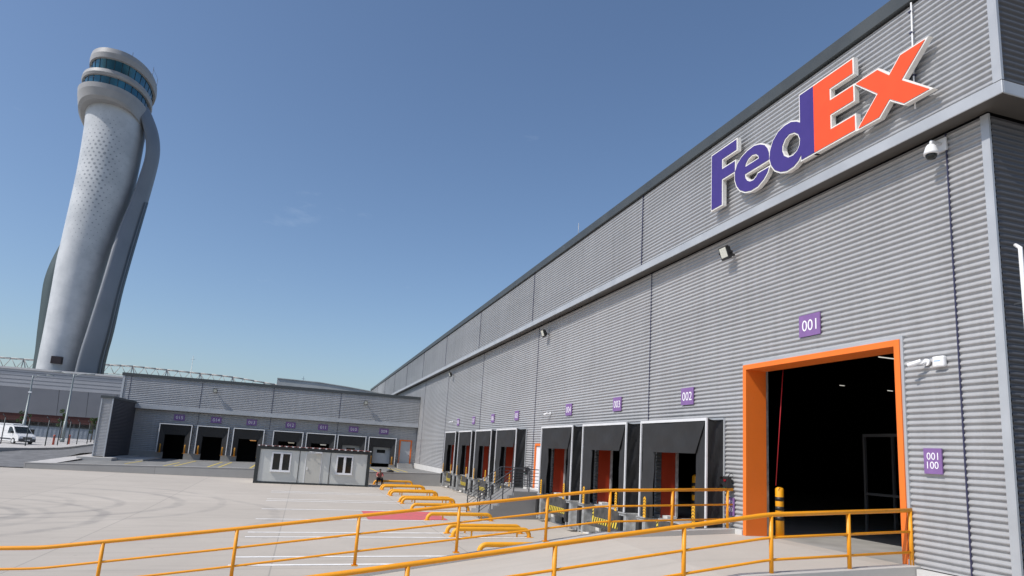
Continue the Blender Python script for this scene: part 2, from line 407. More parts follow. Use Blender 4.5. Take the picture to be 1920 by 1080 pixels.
structure('yellow_apron_lines', mb, m_yline)

# ramp up to the big door
def zramp(x): return interp(x, [-26,-12.3,-4,0,.02], [-2.02,-1.77,-.42,-.2,-.2])
mb = MB(); xs = [-26,-20,-12.3,-8,-4,-2,0]
for a, b in zip(xs[:-1], xs[1:]):
    mb.hexa([(a,11.12,-2.6),(b,11.12,-2.6),(b,16.75,-2.6),(a,16.75,-2.6),(a,11.12,zramp(a)),(b,11.12,zramp(b)),(b,16.75,zramp(b)),(a,16.75,zramp(a))])
structure('ramp', mb, m_ramp)
for y0, y1 in ((16.752,17.1),(10.82,11.118)):
    mb = MB()
    for a, b in zip(xs[:-1], xs[1:]):
        ka, kb = zramp(a)+.13, zramp(b)+.13
        mb.hexa([(a,y0,-2.6),(b,y0,-2.6),(b,y1,-2.6),(a,y1,-2.6),(a,y0,ka),(b,y0,kb),(b,y1,kb),(a,y1,ka)])
    structure('ramp_kerb', mb, m_kerb)

# ------------------------------------------------------------ main warehouse
WH = thing('warehouse', (0,8.8,-.2), 'long grey corrugated metal warehouse with the big orange framed doorway and light grey ledge', 'warehouse')
Y0, Y1 = 8.86, 132.
DOCK = [19.4, 24.6, 29.83, 38.1, 43.37, 48.62, 53.85]
DW = 1.5                                               # half width of a dock opening
opens = [(11.05,16.42,-.2,4.55)] + [(c-DW,c+DW,-.2,2.25) for c in DOCK] + [(33.3,34.45,-.2,2.2)]
opens.sort()
lo = MB(); y = Y0+.06
ZB = -.1
for (a, b, z0, z1) in opens:
    corr(lo, 'x', 0, y, a, ZB, 8.7, -1); corr(lo, 'x', 0, a, b, z1, 8.7, -1); y = b
for a, b in ((y,74.4),(74.4,Y1)): corr(lo, 'x', 0, a, b, ZB, 8.7, -1)
# south face of the lower wall
build('lower_cladding', lo, m_clad, WH)
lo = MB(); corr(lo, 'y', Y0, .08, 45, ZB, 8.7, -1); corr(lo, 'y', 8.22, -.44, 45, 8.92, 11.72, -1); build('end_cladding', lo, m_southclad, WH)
up = MB(); corr(up, 'x', -.45, 8.24+.1, Y1, 8.92, 11.72, -1)
build('upper_cladding', up, m_clad_up, WH)
mb = MB(); mb.box((-.5,8.17,8.68),(-.47,Y1,8.94)); mb.box((-.469,8.17,8.68),(45,8.2,8.94)); mb.box((-.469,8.21,8.9),(-.40,Y1,8.94))
build('ledge', mb, m_trim, WH, bevel=.015)
mb = MB()                                              # soffit of running boards
for k in range(4):
    mb.box((-.465+k*.117,8.205+k*.16,8.70+k*.012),(-.358+k*.117,Y1,8.75+k*.012)); mb.box((-.356+k*.117,8.205+k*.16,8.70+k*.012),(45,8.355+k*.16,8.75+k*.012))
build('soffit', mb, m_soffit, WH)
mb = MB(); mb.box((-.56,8.10,11.76),(.3,Y1,12.12)); mb.box((.3,8.10,11.76),(45,8.5,12.12))
build('parapet_cap', mb, m_cap, WH, bevel=.01)
mb = MB(); mb.box((-.5,8.17,8.95),(-.44,8.2,11.755)); mb.box((-.5,8.201,8.95),(-.476,8.34,11.755))
build('corner_trim', mb, m_trim, WH)
mb = MB(); mb.box((-.05,8.80,-.1),(.0,8.825,8.68)); mb.box((-.05,8.826,-.1),(-.027,8.965,8.68))
build('corner_trim', mb, m_trim, WH)
mb = MB(); mb.box((-.35,Y1,-1.5),(45.2,Y1+.2,11.75)); mb.box((44.85,8.4,-1.5),(45.2,Y1,11.75)); mb.box((-.3,8.6,11.6),(45,Y1,11.74))
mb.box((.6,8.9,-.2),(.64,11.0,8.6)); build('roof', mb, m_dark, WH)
mb = MB(); mb.box((.66,8.95,-.6),(44.9,Y1,-.205)); build('floor', mb, m_int, WH)
build('door_sill', MB().box((-.01,11.04,-.6),(.655,16.43,-.2)), m_ramp, WH); build('door_sill', MB().box((-.02,33.2,-.6),(.65,34.5,-.2)), m_ramp, WH)
# inner lining so that the hall is dark behind the cladding
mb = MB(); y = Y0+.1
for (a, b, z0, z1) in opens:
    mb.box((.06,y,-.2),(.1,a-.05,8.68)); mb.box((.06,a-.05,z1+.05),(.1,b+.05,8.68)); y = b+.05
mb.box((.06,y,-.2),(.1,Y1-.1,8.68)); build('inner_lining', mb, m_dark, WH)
# concrete plinth with the dock pits cut out
mb = MB(); y = 8.8; 
for c in DOCK:
    a, b = c-1.1, c+1.1
    if c == 29.83: pass
    mb.box((-.06,y,-2.6),(.3,a,-.12) if y > 12 else (.3,a,-.12)) if y > 17 else mb.box((-.06,17.1,-2.6),(.3,a,-.12))
    mb.box((-.06,a,-2.6),(.3,b,-1.5)); y = b
mb.box((-.06,y,-2.6),(.3,76,-.12)); mb.box((-.14,8.6,-2.6),(.3,10.8,-.12)); mb.box((.3,8.6,-2.6),(45,8.84,-.12))
mb.box((-.08,10.95,-.21),(.1,11.04,.03)); mb.box((-.09,16.44,-.22),(.1,16.75,-.07))
build('plinth', mb, m_plinth, WH)
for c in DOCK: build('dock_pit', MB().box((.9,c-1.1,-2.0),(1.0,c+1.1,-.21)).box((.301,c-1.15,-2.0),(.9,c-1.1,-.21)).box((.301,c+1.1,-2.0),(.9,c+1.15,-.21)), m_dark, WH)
for i, ys in enumerate((9.73,22.05,34.85,46.9,59.2,71.4)):
    mb = MB()
    nz = int(8.7/PITCH)
    mb.box((-.032,ys-.014,-.08),(-.004,ys+.014,8.68))
    build('panel_seam', mb, m_seam, WH)
for i, ys in enumerate((22.05,34.85,46.9,59.2,71.4,83.5,95.5,107.5,119.5)):
    build('panel_seam', MB().box((-.486,ys-.02,8.96),(-.452,ys+.02,11.75)), m_seam, WH)
# big orange door frame
F = MB(); y0, y1, zt = 11.05, 16.42, 4.55; w = .14
F.box((-.07,y0,-.2),(.62,y0+w,zt)); F.box((-.07,y1-w,-.2),(.62,y1,zt)); F.box((-.07,y0+w,zt-w),(.62,y1-w,zt))
build('door_frame', F, m_orange, WH, bevel=.006)
F = MB(); F.box((-.04,y0-.07,.04),(.02,y0-.002,zt+.07)); F.box((-.04,y1+.002,-.07),(.02,y1+.04,zt+.07)); F.box((-.04,y0,zt+.002),(.02,y1,zt+.07))
build('door_flashing', F, m_trim, WH)
build('door_track', MB().box((.64,y1-.1,-.2),(.72,y1+.15,4.7)), m_galv, WH); build('door_track', MB().box((.64,y0-.15,-.2),(.72,y0+.1,4.7)), m_galv, WH)
build('pull_strap', MB().tube([(.8,15.75,4.6),(.78,16.1,1.2)], .012, 6), mat('red_strap',(.5,.02,.03),.6), WH)
for c in DOCK:
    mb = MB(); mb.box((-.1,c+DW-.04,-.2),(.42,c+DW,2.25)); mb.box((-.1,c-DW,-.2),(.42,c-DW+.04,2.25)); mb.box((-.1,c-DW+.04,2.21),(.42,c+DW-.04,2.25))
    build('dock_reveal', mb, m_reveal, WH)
    build('door_track', MB().box((.43,c+DW-.12,-.2),(.5,c+DW,2.2)), m_galv, WH); build('door_track', MB().box((.43,c-DW,-.2),(.5,c-DW+.12,2.2)), m_galv, WH)
# pedestrian door by the steel stairs
mb = MB(); mb.box((-.05,34.35,-.15),(.1,34.46,2.21)); mb.box((-.05,33.29,-.15),(.1,33.4,2.21)); mb.box((-.05,33.4,2.1),(.1,34.35,2.21))
build('pedestrian_door_frame', mb, m_orange, WH)
d = build('pedestrian_door', MB().box((.02,33.41,-.15),(.06,34.34,2.09)), m_wht, WH)
build('door_handle', MB().box((-.02,33.5,.85),(.018,33.62,.9)), m_steel, d)
# ceiling strip lights seen through the doorway
CL = [(8,18.94,5.86),(16,29.73,6.4),(16,26.57,5.89)]
em = emat('strip_light', (.95,.92,.82), .7)
for (x, yy, z) in CL:
    s = thing('ceiling_light', (x,yy,z), {CL[0][2]:'nearest white tube light under the dark hall ceiling',CL[1][2]:'small tube light deeper in the dark hall, right side',CL[2][2]:'small tube light deep in the dark hall, left of the other'}[z], 'light', 'tube lights in the hall')
    w_ = .5 if x < 10 else .16
    build('housing', MB().box((x-w_-.05,yy-.04,z+.02),(x+w_+.05,yy+.04,z+.06)), m_steel, s); build('tube', MB().box((x-w_,yy-.02,z-.01),(x+w_,yy+.02,z+.018)), em, s)
# steel packing frame in the dark
m_rack = mat('dark_rack_steel', (.09,.09,.095), .6)
t = thing("steel_rack", (6,16.0,-.2), 'faint steel portal frame standing in the dark hall', 'rack')
for dx, dy in ((0,0),(0,2.2),(1.2,0),(1.2,2.2)): build('upright', MB().box((6+dx,16+dy,-.2),(6.08+dx,16.08+dy,3.0)), m_rack, t)
build('cross_beam', MB().box((6.0,16.08,2.9),(6.06,18.2,3.0)).box((6.0,16.08,1.0),(6.06,18.2,1.08)), m_rack, t)
# rooftop and wall details of the warehouse
o = thing('wall_conduit', (-.5,10.0,9.3), 'thin metal conduit running up the upper wall behind the last logo letter', 'pipe')
build('pipe', MB().tube([(-.53,9.96,9.25),(-.53,9.96,9.9),(-.53,9.93,11.72)], .018, 8), m_alu, o)
mb = MB()
for z in (9.5,10.0,10.5,11.0,11.5): mb.box((-.56,9.925,z),(-.49,9.995,z+.03))
build('clip', mb, m_seam, o)
o = thing('downpipe', (.35,8.6,-.1), 'white downpipe on the shaded end wall at the right edge', 'pipe')
build('pipe', MB().tube([(.27,8.62,-.1),(.27,8.62,5.95),(.32,8.74,6.05)], .035, 10), m_wht, o)
mb = MB()
for z in (1.5,3.2,4.9): mb.box((.25,8.66,z),(.29,8.80,z+.03))
build('bracket', mb, m_steel, o)
build('antenna_mast', MB().tube([(-.3,29,12.1),(-.3,29,12.9)], .012, 6).tube([(-.3,29-.1,12.75),(-.3,29.1,12.75)], .006, 5), m_galv, WH)

# ------------------------------------------------------------ logo sign
LET = {
'F':[[(16.94,11.12),(15.69,11.12),(15.69,10.80),(16.41,10.80),(16.41,10.47),(15.77,10.47),(15.77,10.15),(16.41,10.15),(16.41,9.35),(16.94,9.35)]],
'e':[[(14.25,9.88),(14.26,10.09),(14.32,10.24),(14.44,10.38),(14.62,10.48),(14.88,10.55),(15.18,10.53),(15.45,10.45),(15.65,10.32),(15.76,10.11),(15.76,9.87),(15.68,9.66),(15.53,9.48),(15.29,9.34),(15.03,9.28),(14.74,9.29),(14.49,9.4),(14.33,9.53),(14.26,9.66),(14.72,9.66),(14.79,9.59),(14.92,9.54),(15.07,9.56),(15.2,9.64),(15.28,9.75),(15.3,9.87)],[(15.29,10.08),(15.25,10.19),(15.14,10.28),(14.97,10.32),(14.8,10.28),(14.7,10.19),(14.67,10.09)]],
'd':[[(13.04,11.12),(12.56,11.12),(12.56,9.35),(13.02,9.35),(13.02,9.5),(13.13,9.37),(13.3,9.29),(13.55,9.27),(13.8,9.34),(14.02,9.48),(14.16,9.67),(14.23,9.89),(14.2,10.11),(14.08,10.34),(13.87,10.5),(13.63,10.56),(13.38,10.55),(13.17,10.46),(13.04,10.37)],[(13.26,10.21),(13.12,10.1),(13.05,9.93),(13.07,9.77),(13.16,9.65),(13.31,9.59),(13.5,9.61),(13.66,9.73),(13.73,9.89),(13.72,10.04),(13.62,10.18),(13.45,10.25)]],
'E':[[(12.56,11.12),(11.31,11.12),(11.31,10.77),(12.03,10.77),(12.03,10.45),(11.31,10.45),(11.31,10.09),(12.03,10.09),(12.03,9.70),(11.29,9.70),(11.29,9.35),(12.56,9.35)]],
'x':[[(11.22,10.45),(10.61,10.45),(10.31,10.15),(10.01,10.45),(9.42,10.45),(10.02,9.88),(9.38,9.33),(9.98,9.33),(10.33,9.61),(10.62,9.33),(11.19,9.33),(10.62,9.89)]]}
def offset(L, d):
    n = len(L); A = sum(L[i][0]*L[(i+1)%n][1]-L[(i+1)%n][0]*L[i][1] for i in range(n)); sg = 1 if A > 0 else -1; out = []
    for i in range(n):
        p0, p, p1 = Vector(L[i-1]), Vector(L[i]), Vector(L[(i+1)%n])
        a = (p-p0).normalized(); b = (p1-p).normalized()
        na = Vector((a.y,-a.x))*sg; nb = Vector((b.y,-b.x))*sg; m = (na+nb)
        m = m.normalized() if m.length > 1e-6 else na
        k = d/max(.45, m.dot(na)); q = p+m*k; out.append((q.x, q.y))
    return out
LOGO = thing('company_logo_sign', (-.5,13.2,9.3), 'large purple and orange FedEx letters with white edges high on the upper wall', 'sign')
for i, (ch, loops) in enumerate(LET.items()):
    outer = offset(loops[0], .04); holes = [offset(h, -.035) for h in loops[1:]]
    fx = lambda u, v, d: (-.72+d, u*1.00714, 1.65+(v-1.65)*1.00714)
    b = build('letter', MB().prism([outer]+holes, fx, .001*i, .13), m_logow, LOGO)
    build('letter_face', MB().prism(loops, fx, -.012, -.002), m_purlog if ch in 'Fed' else m_orlog, b)
mb = MB()
for yy in (16.7,15.2,13.7,12.8,11.9,10.4): mb.box((-.60,yy-.03,9.6),(-.47,yy+.03,9.66)); mb.box((-.60,yy-.03,10.3),(-.47,yy+.03,10.36))
build('fixing', mb, m_galv, LOGO)

# ------------------------------------------------------------ number signs
def fmain(yc, zc, x): return lambda u, v, d: (x-d, yc-u, zc+v)
def fannex(xc, zc, y): return lambda u, v, d: (xc+u, y-d, zc+v)
def numsign(txt, frame, loc, w, h, size, label, group, name='number_sign'):
    f = frame; t = thing(name, loc, label, 'sign', group)
    mb = MB().prism([[(-w/2,-h/2),(w/2,-h/2),(w/2,h/2),(-w/2,h/2)]], f, 0, .03); build('board', mb, m_purple, t)
    if isinstance(txt, str): build('lettering', text_mb(txt, size, f, .033), m_letter, t)
    else:
        g1 = lambda u, v, d: f(u, v+h*.19, d); g2 = lambda u, v, d: f(-u, -v-h*.16, d)
        build('lettering', text_mb(txt[0], size, g1, .033), m_letter, t); build('lettering', text_mb(txt[0], size, g2, .033), m_letter, t)
    return t
numsign('001', fmain(13.72,3.655+1.65-.0,-.025), (0,13.72,5.3), .74, .56, .40, 'purple sign reading 001 above the orange doorway', 'dock number signs')
for k, (yc, n_) in enumerate(zip([19.4,24.62,29.83,38.07,43.37,48.68,53.92], ['002','003','004','005','006','007','008'])):
    numsign(n_, fmain(yc,3.84,-.025), (0,yc,3.84), .74, .56, .40, 'purple sign reading %s, %s' % (n_, ['above the dock nearest the orange doorway','above the second dock from the orange doorway','just right of the steel stairs','just left of the steel stairs','above the second dock left of the steel stairs','last but one on the long wall','last on the long wall'][k]), 'dock number signs')
numsign(['001'], fmain(10.39,2.0,-.025), (0,10.39,2.0), .40, .50, .20, 'small purple plate with 001 twice, once upside down, right of the orange doorway', 'low number plates', 'number_plate')
numsign(['002'], fmain(17.05,.52,-.025), (0,17.05,.52), .40, .50, .20, 'small purple plate with 002 twice, half behind the handrail end post', 'low number plates', 'number_plate')

# ------------------------------------------------------------ dock shelters on the long wall
def shelter_main(c):
    t = thing('dock_shelter', (0,c,-.2), '', 'dock shelter', 'black dock shelters on the long wall')
    X, h, zt, zb = -.65, 2.05, 3.03, -.22
    mb = MB(); e = .045
    mb.box((X,c-h,zb),(X+.05,c-h+.065,zt)); mb.box((X,c+h-.065,zb),(X+.05,c+h,zt)); mb.box((X,c-h+.065,zt-.085),(X+.05,c+h-.065,zt))
    build('frame', mb, m_alu, t)
    build('wall_frame', MB().box((-.06,c-h-.03,zb),(-.02,c-h+.03,zt)).box((-.06,c+h-.03,zb),(-.02,c+h+.03,zt)).box((-.06,c-h+.03,zt-.02),(-.02,c+h-.03,zt+.04)), m_trim, t)
    rnd = random.Random(int(c*10))
    for sgn in (-1, 1):                                # side covers, slightly puckered cloth
        ys = c+sgn*(h-.02); mb = MB(); nx, nz_ = 8, 26
        for i in range(nz_+1):
            z = lerp(zb, zt-.02, i/nz_)
            for j in range(nx+1):
                x = lerp(-.06, X+.03, j/nx); b_ = math.sin(PI*j/nx)
                w = (-.05+.034*math.sin(z*(4.6+.9*math.sin(c*7))+j*.9+c*5)+.02*math.sin(z*14+j*2.1+c*3)+.012*math.sin(z*27-j*1.3+c))*b_
                zz = z - (.07*b_*(i/nz_)**8)
                mb.v.append((x, ys+sgn*w, zz))
        for i in range(nz_):
            for j in range(nx): a_ = i*(nx+1)+j; mb.face([a_,a_+1,a_+nx+2,a_+nx+1], True)
        build('side_cover', mb, m_fabric, t)
    mb = MB(); nx, ny = 4, 10
    for i in range(ny+1):
        yy = lerp(c-h+.02, c+h-.02, i/ny)
        for j in range(nx+1): mb.v.append((lerp(-.05,X+.03,j/nx), yy, zt-.01-.05*math.sin(PI*j/nx)))
    for i in range(ny):
        for j in range(nx): a_ = i*(nx+1)+j; mb.face([a_,a_+1,a_+nx+2,a_+nx+1], True)
    build('top_cover', mb, m_fabric, t)
    def flap(P, th=.012):
        a, b, cc, d = [Vector(p) for p in P]; mb = MB(); n_ = 8; o = len(mb.v)
        for k in (0, 1):
            for i in range(n_+1):
                for j in range(n_+1):
                    p = a.lerp(b, i/n_).lerp(d.lerp(cc, i/n_), j/n_); p.x += (.028*math.sin(i*1.1+c*4)*math.sin(j*.8+1+c*2)+.012*math.sin(i*2.3+j*1.7+c*9))*(math.sin(PI*i/n_)) + k*th
                    mb.v.append(tuple(p))
        w = n_+1
        for k in (0, 1):
            for i in range(n_):
                for j in range(n_): q = k*w*w+i*w+j; mb.face([q,q+1,q+w+1,q+w], True)
        return mb
    build('head_curtain', flap([(X+.02,c-h+.1,zt-.09),(X+.02,c+h-.1,zt-.09),(X+.10,c+1.32,1.97),(X+.10,c-1.30,1.97)]), m_fabric2, t)
    for sgn in (-1, 1):
        build('side_curtain', flap([(X+.05,c+sgn*(h-.09),zb),(X+.05,c+sgn*(h-.09),zt-.1),(X+.15,c+sgn*1.27,zt-.1),(X+.13,c+sgn*1.29,zb)]), m_fabric2, t)
    return t
SH0 = 'black dock shelter on the long wall, nearest to the orange doorway'; shelter_main(DOCK[0])['label'] = SH0
ORD = ['nearest to the orange doorway','second from the orange doorway','just right of the steel stairs','just left of the steel stairs','second left of the steel stairs','last but one before the far corner','last one towards the far corner']
for c, w_ in zip(DOCK[1:], ORD[1:]):
    shelter_main(c)['label'] = 'black dock shelter on the long wall, '+w_

# steel buffers with yellow guide plates, levellers with striped lips
m_chev = mat('chevron_yellow', (.83,.42,.02), .5); m_lemon = mat('stripe_yellow', (.80,.60,.06), .5, 0, .12, 6)
def buffer_(c, sgn):
    y = c+sgn*1.9; t = thing('dock_buffer', (0,y,-1.4), '', 'dock buffer', 'dock buffers on the long wall')
    mb = MB(); mb.box((-.62,y-.26,-1.36),(-.07,y+.26,-.26)); mb.box((-.66,y-.30,-.27),(-.1,y+.30,-.235)); mb.box((-.645,y-.22,-1.42),(-.62,y-.13,-.3)); mb.box((-.645,y+.13,-1.42),(-.62,y+.22,-.3))
    build('steel_box', mb, m_galv, t, bevel=.008)
    build('rubber_block', MB().box((-.76,y-.11,-1.15),(-.63,y+.11,-.35)), m_rubber, t, bevel=.01)
    yp = c+sgn*1.5; mb = MB(); f = lambda u, v, d: (-.70-d, yp-u, v)
    mb.prism([[(-.08,-.22),(.08,-.22),(.08,.40),(0,.47),(-.08,.40)]], f, 0, .02)
    pl = build('guide_plate', mb, m_chev, t)
    mb = MB()
    for k in range(6):
        z = -.16+k*.095
        mb.poly([f(-.08,z,.023),f(0,z+.06,.023),f(.08,z,.023),f(.08,z+.028,.023),f(0,z+.088,.023),f(-.08,z+.028,.023)])
    build('chevron', mb, m_black, pl)
    return t
NM = ['dock nearest the orange doorway','second dock from the orange doorway','dock just right of the steel stairs','dock just left of the steel stairs','second dock left of the steel stairs','last but one dock before the corner','last dock before the far corner']
b0 = {}
for sgn, side in ((-1,'near'),(1,'far')):
    for c, n_ in zip(DOCK, NM):
        lb = 'grey steel buffer, %s side of the %s' % (side, n_)
        if sgn not in b0: b0[sgn] = buffer_(c, sgn); b0[sgn]['label'] = lb
        else: dup(b0[sgn], (0,c+sgn*1.9,-1.4), lb)
def leveller(c):
    t = thing('dock_leveller', (0,c,-.9), '', 'dock leveller', 'dock levellers on the long wall')
    build('deck', MB().box((-.35,c-1.2,-.25),(.66,c+1.2,-.203)), m_galv, t)
    build('lip_plate', MB().box((-.40,c-1.15,-.72),(-.30,c+1.15,-.27)), m_plate, t)
    build('beam', MB().box((-.5,c-1.55,-1.05),(-.36,c+1.55,-.925)), m_plate, t)
    mb = MB(); f = lambda u, v, d: (-.415-d, c-u, v)
    mb.poly([f(-1.2,-.85,0),f(1.2,-.85,0),f(1.2,-.70,0),f(-1.2,-.70,0)]); mb.poly([f(-1.2,-.7,0),f(-1.1,-.7,0),f(-1.1,-.3,0),f(-1.2,-.3,0)])
    bar = build('warning_strip', MB().box((-.412,c-1.21,-.92),(-.37,c+1.21,-.69)).box((-.412,c+1.1,-.689),(-.37,c+1.2,-.3)), m_lemon, t)
    mb = MB()
    for k in range(11):
        u = -1.15+k*.21; mb.poly([f(u,-.918,.003),f(u+.10,-.918,.003),f(u+.19,-.695,.003),f(u+.09,-.695,.003)])
    for k in range(3): z = -.66+k*.13; mb.poly([f(-1.2,z,.003),f(-1.1,z+.05,.003),f(-1.1,z+.10,.003),f(-1.2,z+.05,.003)])
    build('black_stripe', mb, m_black, bar)
    return t
l0 = leveller(DOCK[0]); l0['label'] = 'striped dock leveller lip under the '+NM[0]
for c, n_ in zip(DOCK[1:], NM[1:]): dup(l0, (0,c,-.9), 'striped dock leveller lip under the '+n_)

# bollards at the doors
def bollard(name, x, y, z, r, h, label, group, bands=(.45,.72,.98), mb_mat=m_guard):
    t = thing(name, (x,y,z), label, 'bollard', group)
    prof = [(r,0),(r,h-.06),(r*.8,h-.02),(r*.35,h)]
    mb = MB(); seg = 20
    mb.loft([[(x+q*math.cos(2*PI*j/seg), y+q*math.sin(2*PI*j/seg), z+hh) for j in range(seg)] for q, hh in prof])
    build('post', mb, mb_mat, t)
    for b in bands:
        build('band', MB().loft([[(x+(r+.004)*math.cos(2*PI*j/seg), y+(r+.004)*math.sin(2*PI*j/seg), z+b+q) for j in range(seg)] for q in (0,.11)]), m_black, t)
    build('base_plate', MB().box((x-.17,y-.17,z),(x+.17,y+.17,z+.015)), mb_mat, t)
    return t
bollard('bollard', .98, 16.2, -.2, .115, 1.36, 'yellow bollard with black bands just inside the orange doorway', 'indoor bollards')
bollard('bollard', 1.3, 20.9, -.2, .16, 1.5, 'yellow and black banded bollard seen inside dock 002', 'indoor bollards', (.2,.5,.8,1.1))

# ------------------------------------------------------------ handrails
def handrail(label, y, path, posts):
    t = thing('ramp_handrail', (path[0][0],y,-.1), label, 'handrail', 'yellow handrails along the ramp')
    def zt(x):
        P = sorted(path); return interp(x, [p[0] for p in P], [p[1] for p in P])
    def line(dz): return [(x, y, z-dz) for x, z in path]
    def smooth(pts):
        out = [pts[0]]
        for i in range(1, len(pts)-1):
            a, b, c = Vector(pts[i-1]), Vector(pts[i]), Vector(pts[i+1])
            p0 = b+(a-b).normalized()*.25; p2 = b+(c-b).normalized()*.25
            for k in range(5): s = k/4; out.append(tuple(p0*(1-s)**2+b*2*s*(1-s)+p2*s*s))
        return out+[pts[-1]]
    build('top_rail', MB().tube(smooth(line(0)), .043, 14), m_rail, t)
    for dz in (.42,.82): build('mid_rail', MB().tube(smooth(line(dz)[:]), .026, 12), m_rail, t)
    for x in posts:
        z = zt(x); mb = MB().tube([(x,y,z-1.13),(x,y,z-.02)], .04, 14); mb.box((x-.075,y-.075,z-1.15),(x+.075,y+.075,z-1.125))
        build('post', mb, m_rail, t)
    return t
handrail('yellow three bar handrail on the far kerb of the ramp', 16.92, [(-.05,1.0),(-4.15,.80),(-13.2,-.44),(-17.0,-.93),(-24.5,-1.15)], [-.22,-2.0,-3.9,-5.7,-8.05,-10.5,-13.2,-15.87,-18.6,-21.4])
handrail('yellow three bar handrail on the near kerb of the ramp', 10.98, [(.0,1.0),(-3.45,.80),(-13.2,-.62),(-24.5,-1.3)], [-.05,-1.6,-3.4,-5.26,-7.73,-10.2,-12.8])

# ------------------------------------------------------------ wheel guides in the yard
def guide():
    t = thing('wheel_guide', (-6.1,25.9,-1.65), '', 'wheel guide', 'yellow pipe wheel guides between the truck bays')
    x0, x1, y, zb, r = -6.12, -3.06, 25.9, -1.65, .084; zt = zb+.30
    pts = [(x0,y,zb-.15),(x0,y,zb+.06)]
    for k in range(1,7): a = PI-PI/2*k/6; pts.append((x0+.24+.24*math.cos(a), y, zb+.06+.24*math.sin(a)))
    dz = .05
    end = []
    for k in range(0,7): a = PI/2-PI/2*k/6; end.append((x1-.24+.24*math.cos(a), y, zb+dz+.06+.24*math.sin(a)))
    pts += end+[(x1,y,zb-.1)]
    build('pipe', MB().tube(pts, r, 16), m_guard, t)
    for x in (x0+.72, x1-.5): build('support', MB().tube([(x,y,zb-.1),(x,y,zt)], .035, 8), m_guard, t)
    for x in (x0, x1): build('foot_plate', MB().box((x-.14,y-.14,zb-.05),(x+.14,y+.14,zb+(.025 if x == x0 else .075))), m_guard, t)
    return t
GY = [56.0,50.95,50.05,46.05,45.1,40.75,39.75,36.2,31.5,27.0,25.9,21.9]
gl = ['against the concrete wall, the farthest','second farthest, rear one of its pair','front one of the farthest pair','rear one of the second pair from the wall','front one of the second pair from the wall','rear one of the third pair from the wall','front one of the third pair from the wall','single, just beyond the red marking','single, at the near edge of the red marking','rear one of the nearest pair','front one of the nearest pair','single, nearest, half behind the ramp kerb']
g0 = guide(); g0['label'] = 'yellow pipe wheel guide, '+gl[10]
for i, y in enumerate(GY):
    if i == 10: continue
    dup(g0, (-6.1, y, zg(-6.1, y)), 'yellow pipe wheel guide, '+gl[i])

# ------------------------------------------------------------ steel stairs by the pedestrian door
t = thing('door_stairs', (-1.9,33.6,-1.6), 'concrete stairs with dark grey steel railings by the pedestrian door in the long wall', 'stairs')
y0, y1 = 32.35, 34.95
mb = MB(); mb.box((-1.75,y0,-2.2),(-.07,y1,-.22))
for k in range(7): x = -1.75-.24*k; mb.box((x-.24,y0,-2.2),(x,y1,-.42-.18*k))
build('steps', mb, concrete_mat('shaded_stair_concrete', (.27,.265,.26), stain=.6), t)  # concrete grey darkened to paint in the shade on the stair side
for yy in (y0+.05, y1-.05):
    slope = [(-.12,.88),(-1.75,.88),(-3.5,-.42)]
    mb = MB()
    for k in range(6): mb.tube([(x,yy,z-.17*k) for x, z in slope], .021 if k == 0 else .013, 8)
    rl = build('railing', mb, m_steel, t)
    for x in (-.2,-.95,-1.75,-2.3,-2.9,-3.45):
        z = interp(x, [-3.5,-1.75,0], [-.42,.88,.88]); build('post', MB().box((x-.022,yy-.022,z-1.15),(x+.022,yy+.022,z)), m_steel, rl)
mb = MB()
for k in range(6): mb.tube([(-.15,y0+.05,.88-.17*k),(-.15,y0+.1,.88-.17*k)], .013, 6)
# box of paper/cleaning on landing: low bench
t = thing('dock_signal_light', (-.1,34.95,.9), 'dark signal light hanging on the wall above the steel stair landing', 'signal light', 'dock signal lights')
def signal(t, x, y, z):
    build('housing', MB().box((x-.10,y-.10,z-.22),(x+.06,y+.10,z+.18)), m_black, t, bevel=.01)
    for dz, c_, nm in ((.1,(.45,.01,.03),'red_lens'),(-.12,(.01,.16,.11),'green_lens')):
        mm = mat(nm, c_, .25); mb = MB()
        cx = x-.105; mb.loft([[(cx-q, y+r*math.cos(2*PI*j/14), z+dz+r*math.sin(2*PI*j/14)) for j in range(14)] for q, r in ((0,.075),(.02,.065),(.03,.03))])
        build(nm, mb, mm, t)
        build('visor', MB().loft([[(cx-q, y+.085*math.cos(PI*j/8), z+dz+.085*math.sin(PI*j/8)) for j in range(9)] for q in (0,.12)], closed=False, caps=False), m_black, t)
    build('bracket', MB().box((x+.061,y-.03,z+.0),(x+.14,y+.03,z+.1)).tube([(x,y,z+.18),(x+.05,y-.06,z+.27),(x+.12,y-.07,z+.25)], .012, 6), m_black, t)
signal(t, -.17, 35.15, .75)
t2 = thing('dock_signal_light', (-.1,17.0,1.1), 'small red and green signal light on the wall left of the orange doorway', 'signal light', 'dock signal lights'); signal(t2, -.15, 17.0, 1.18)

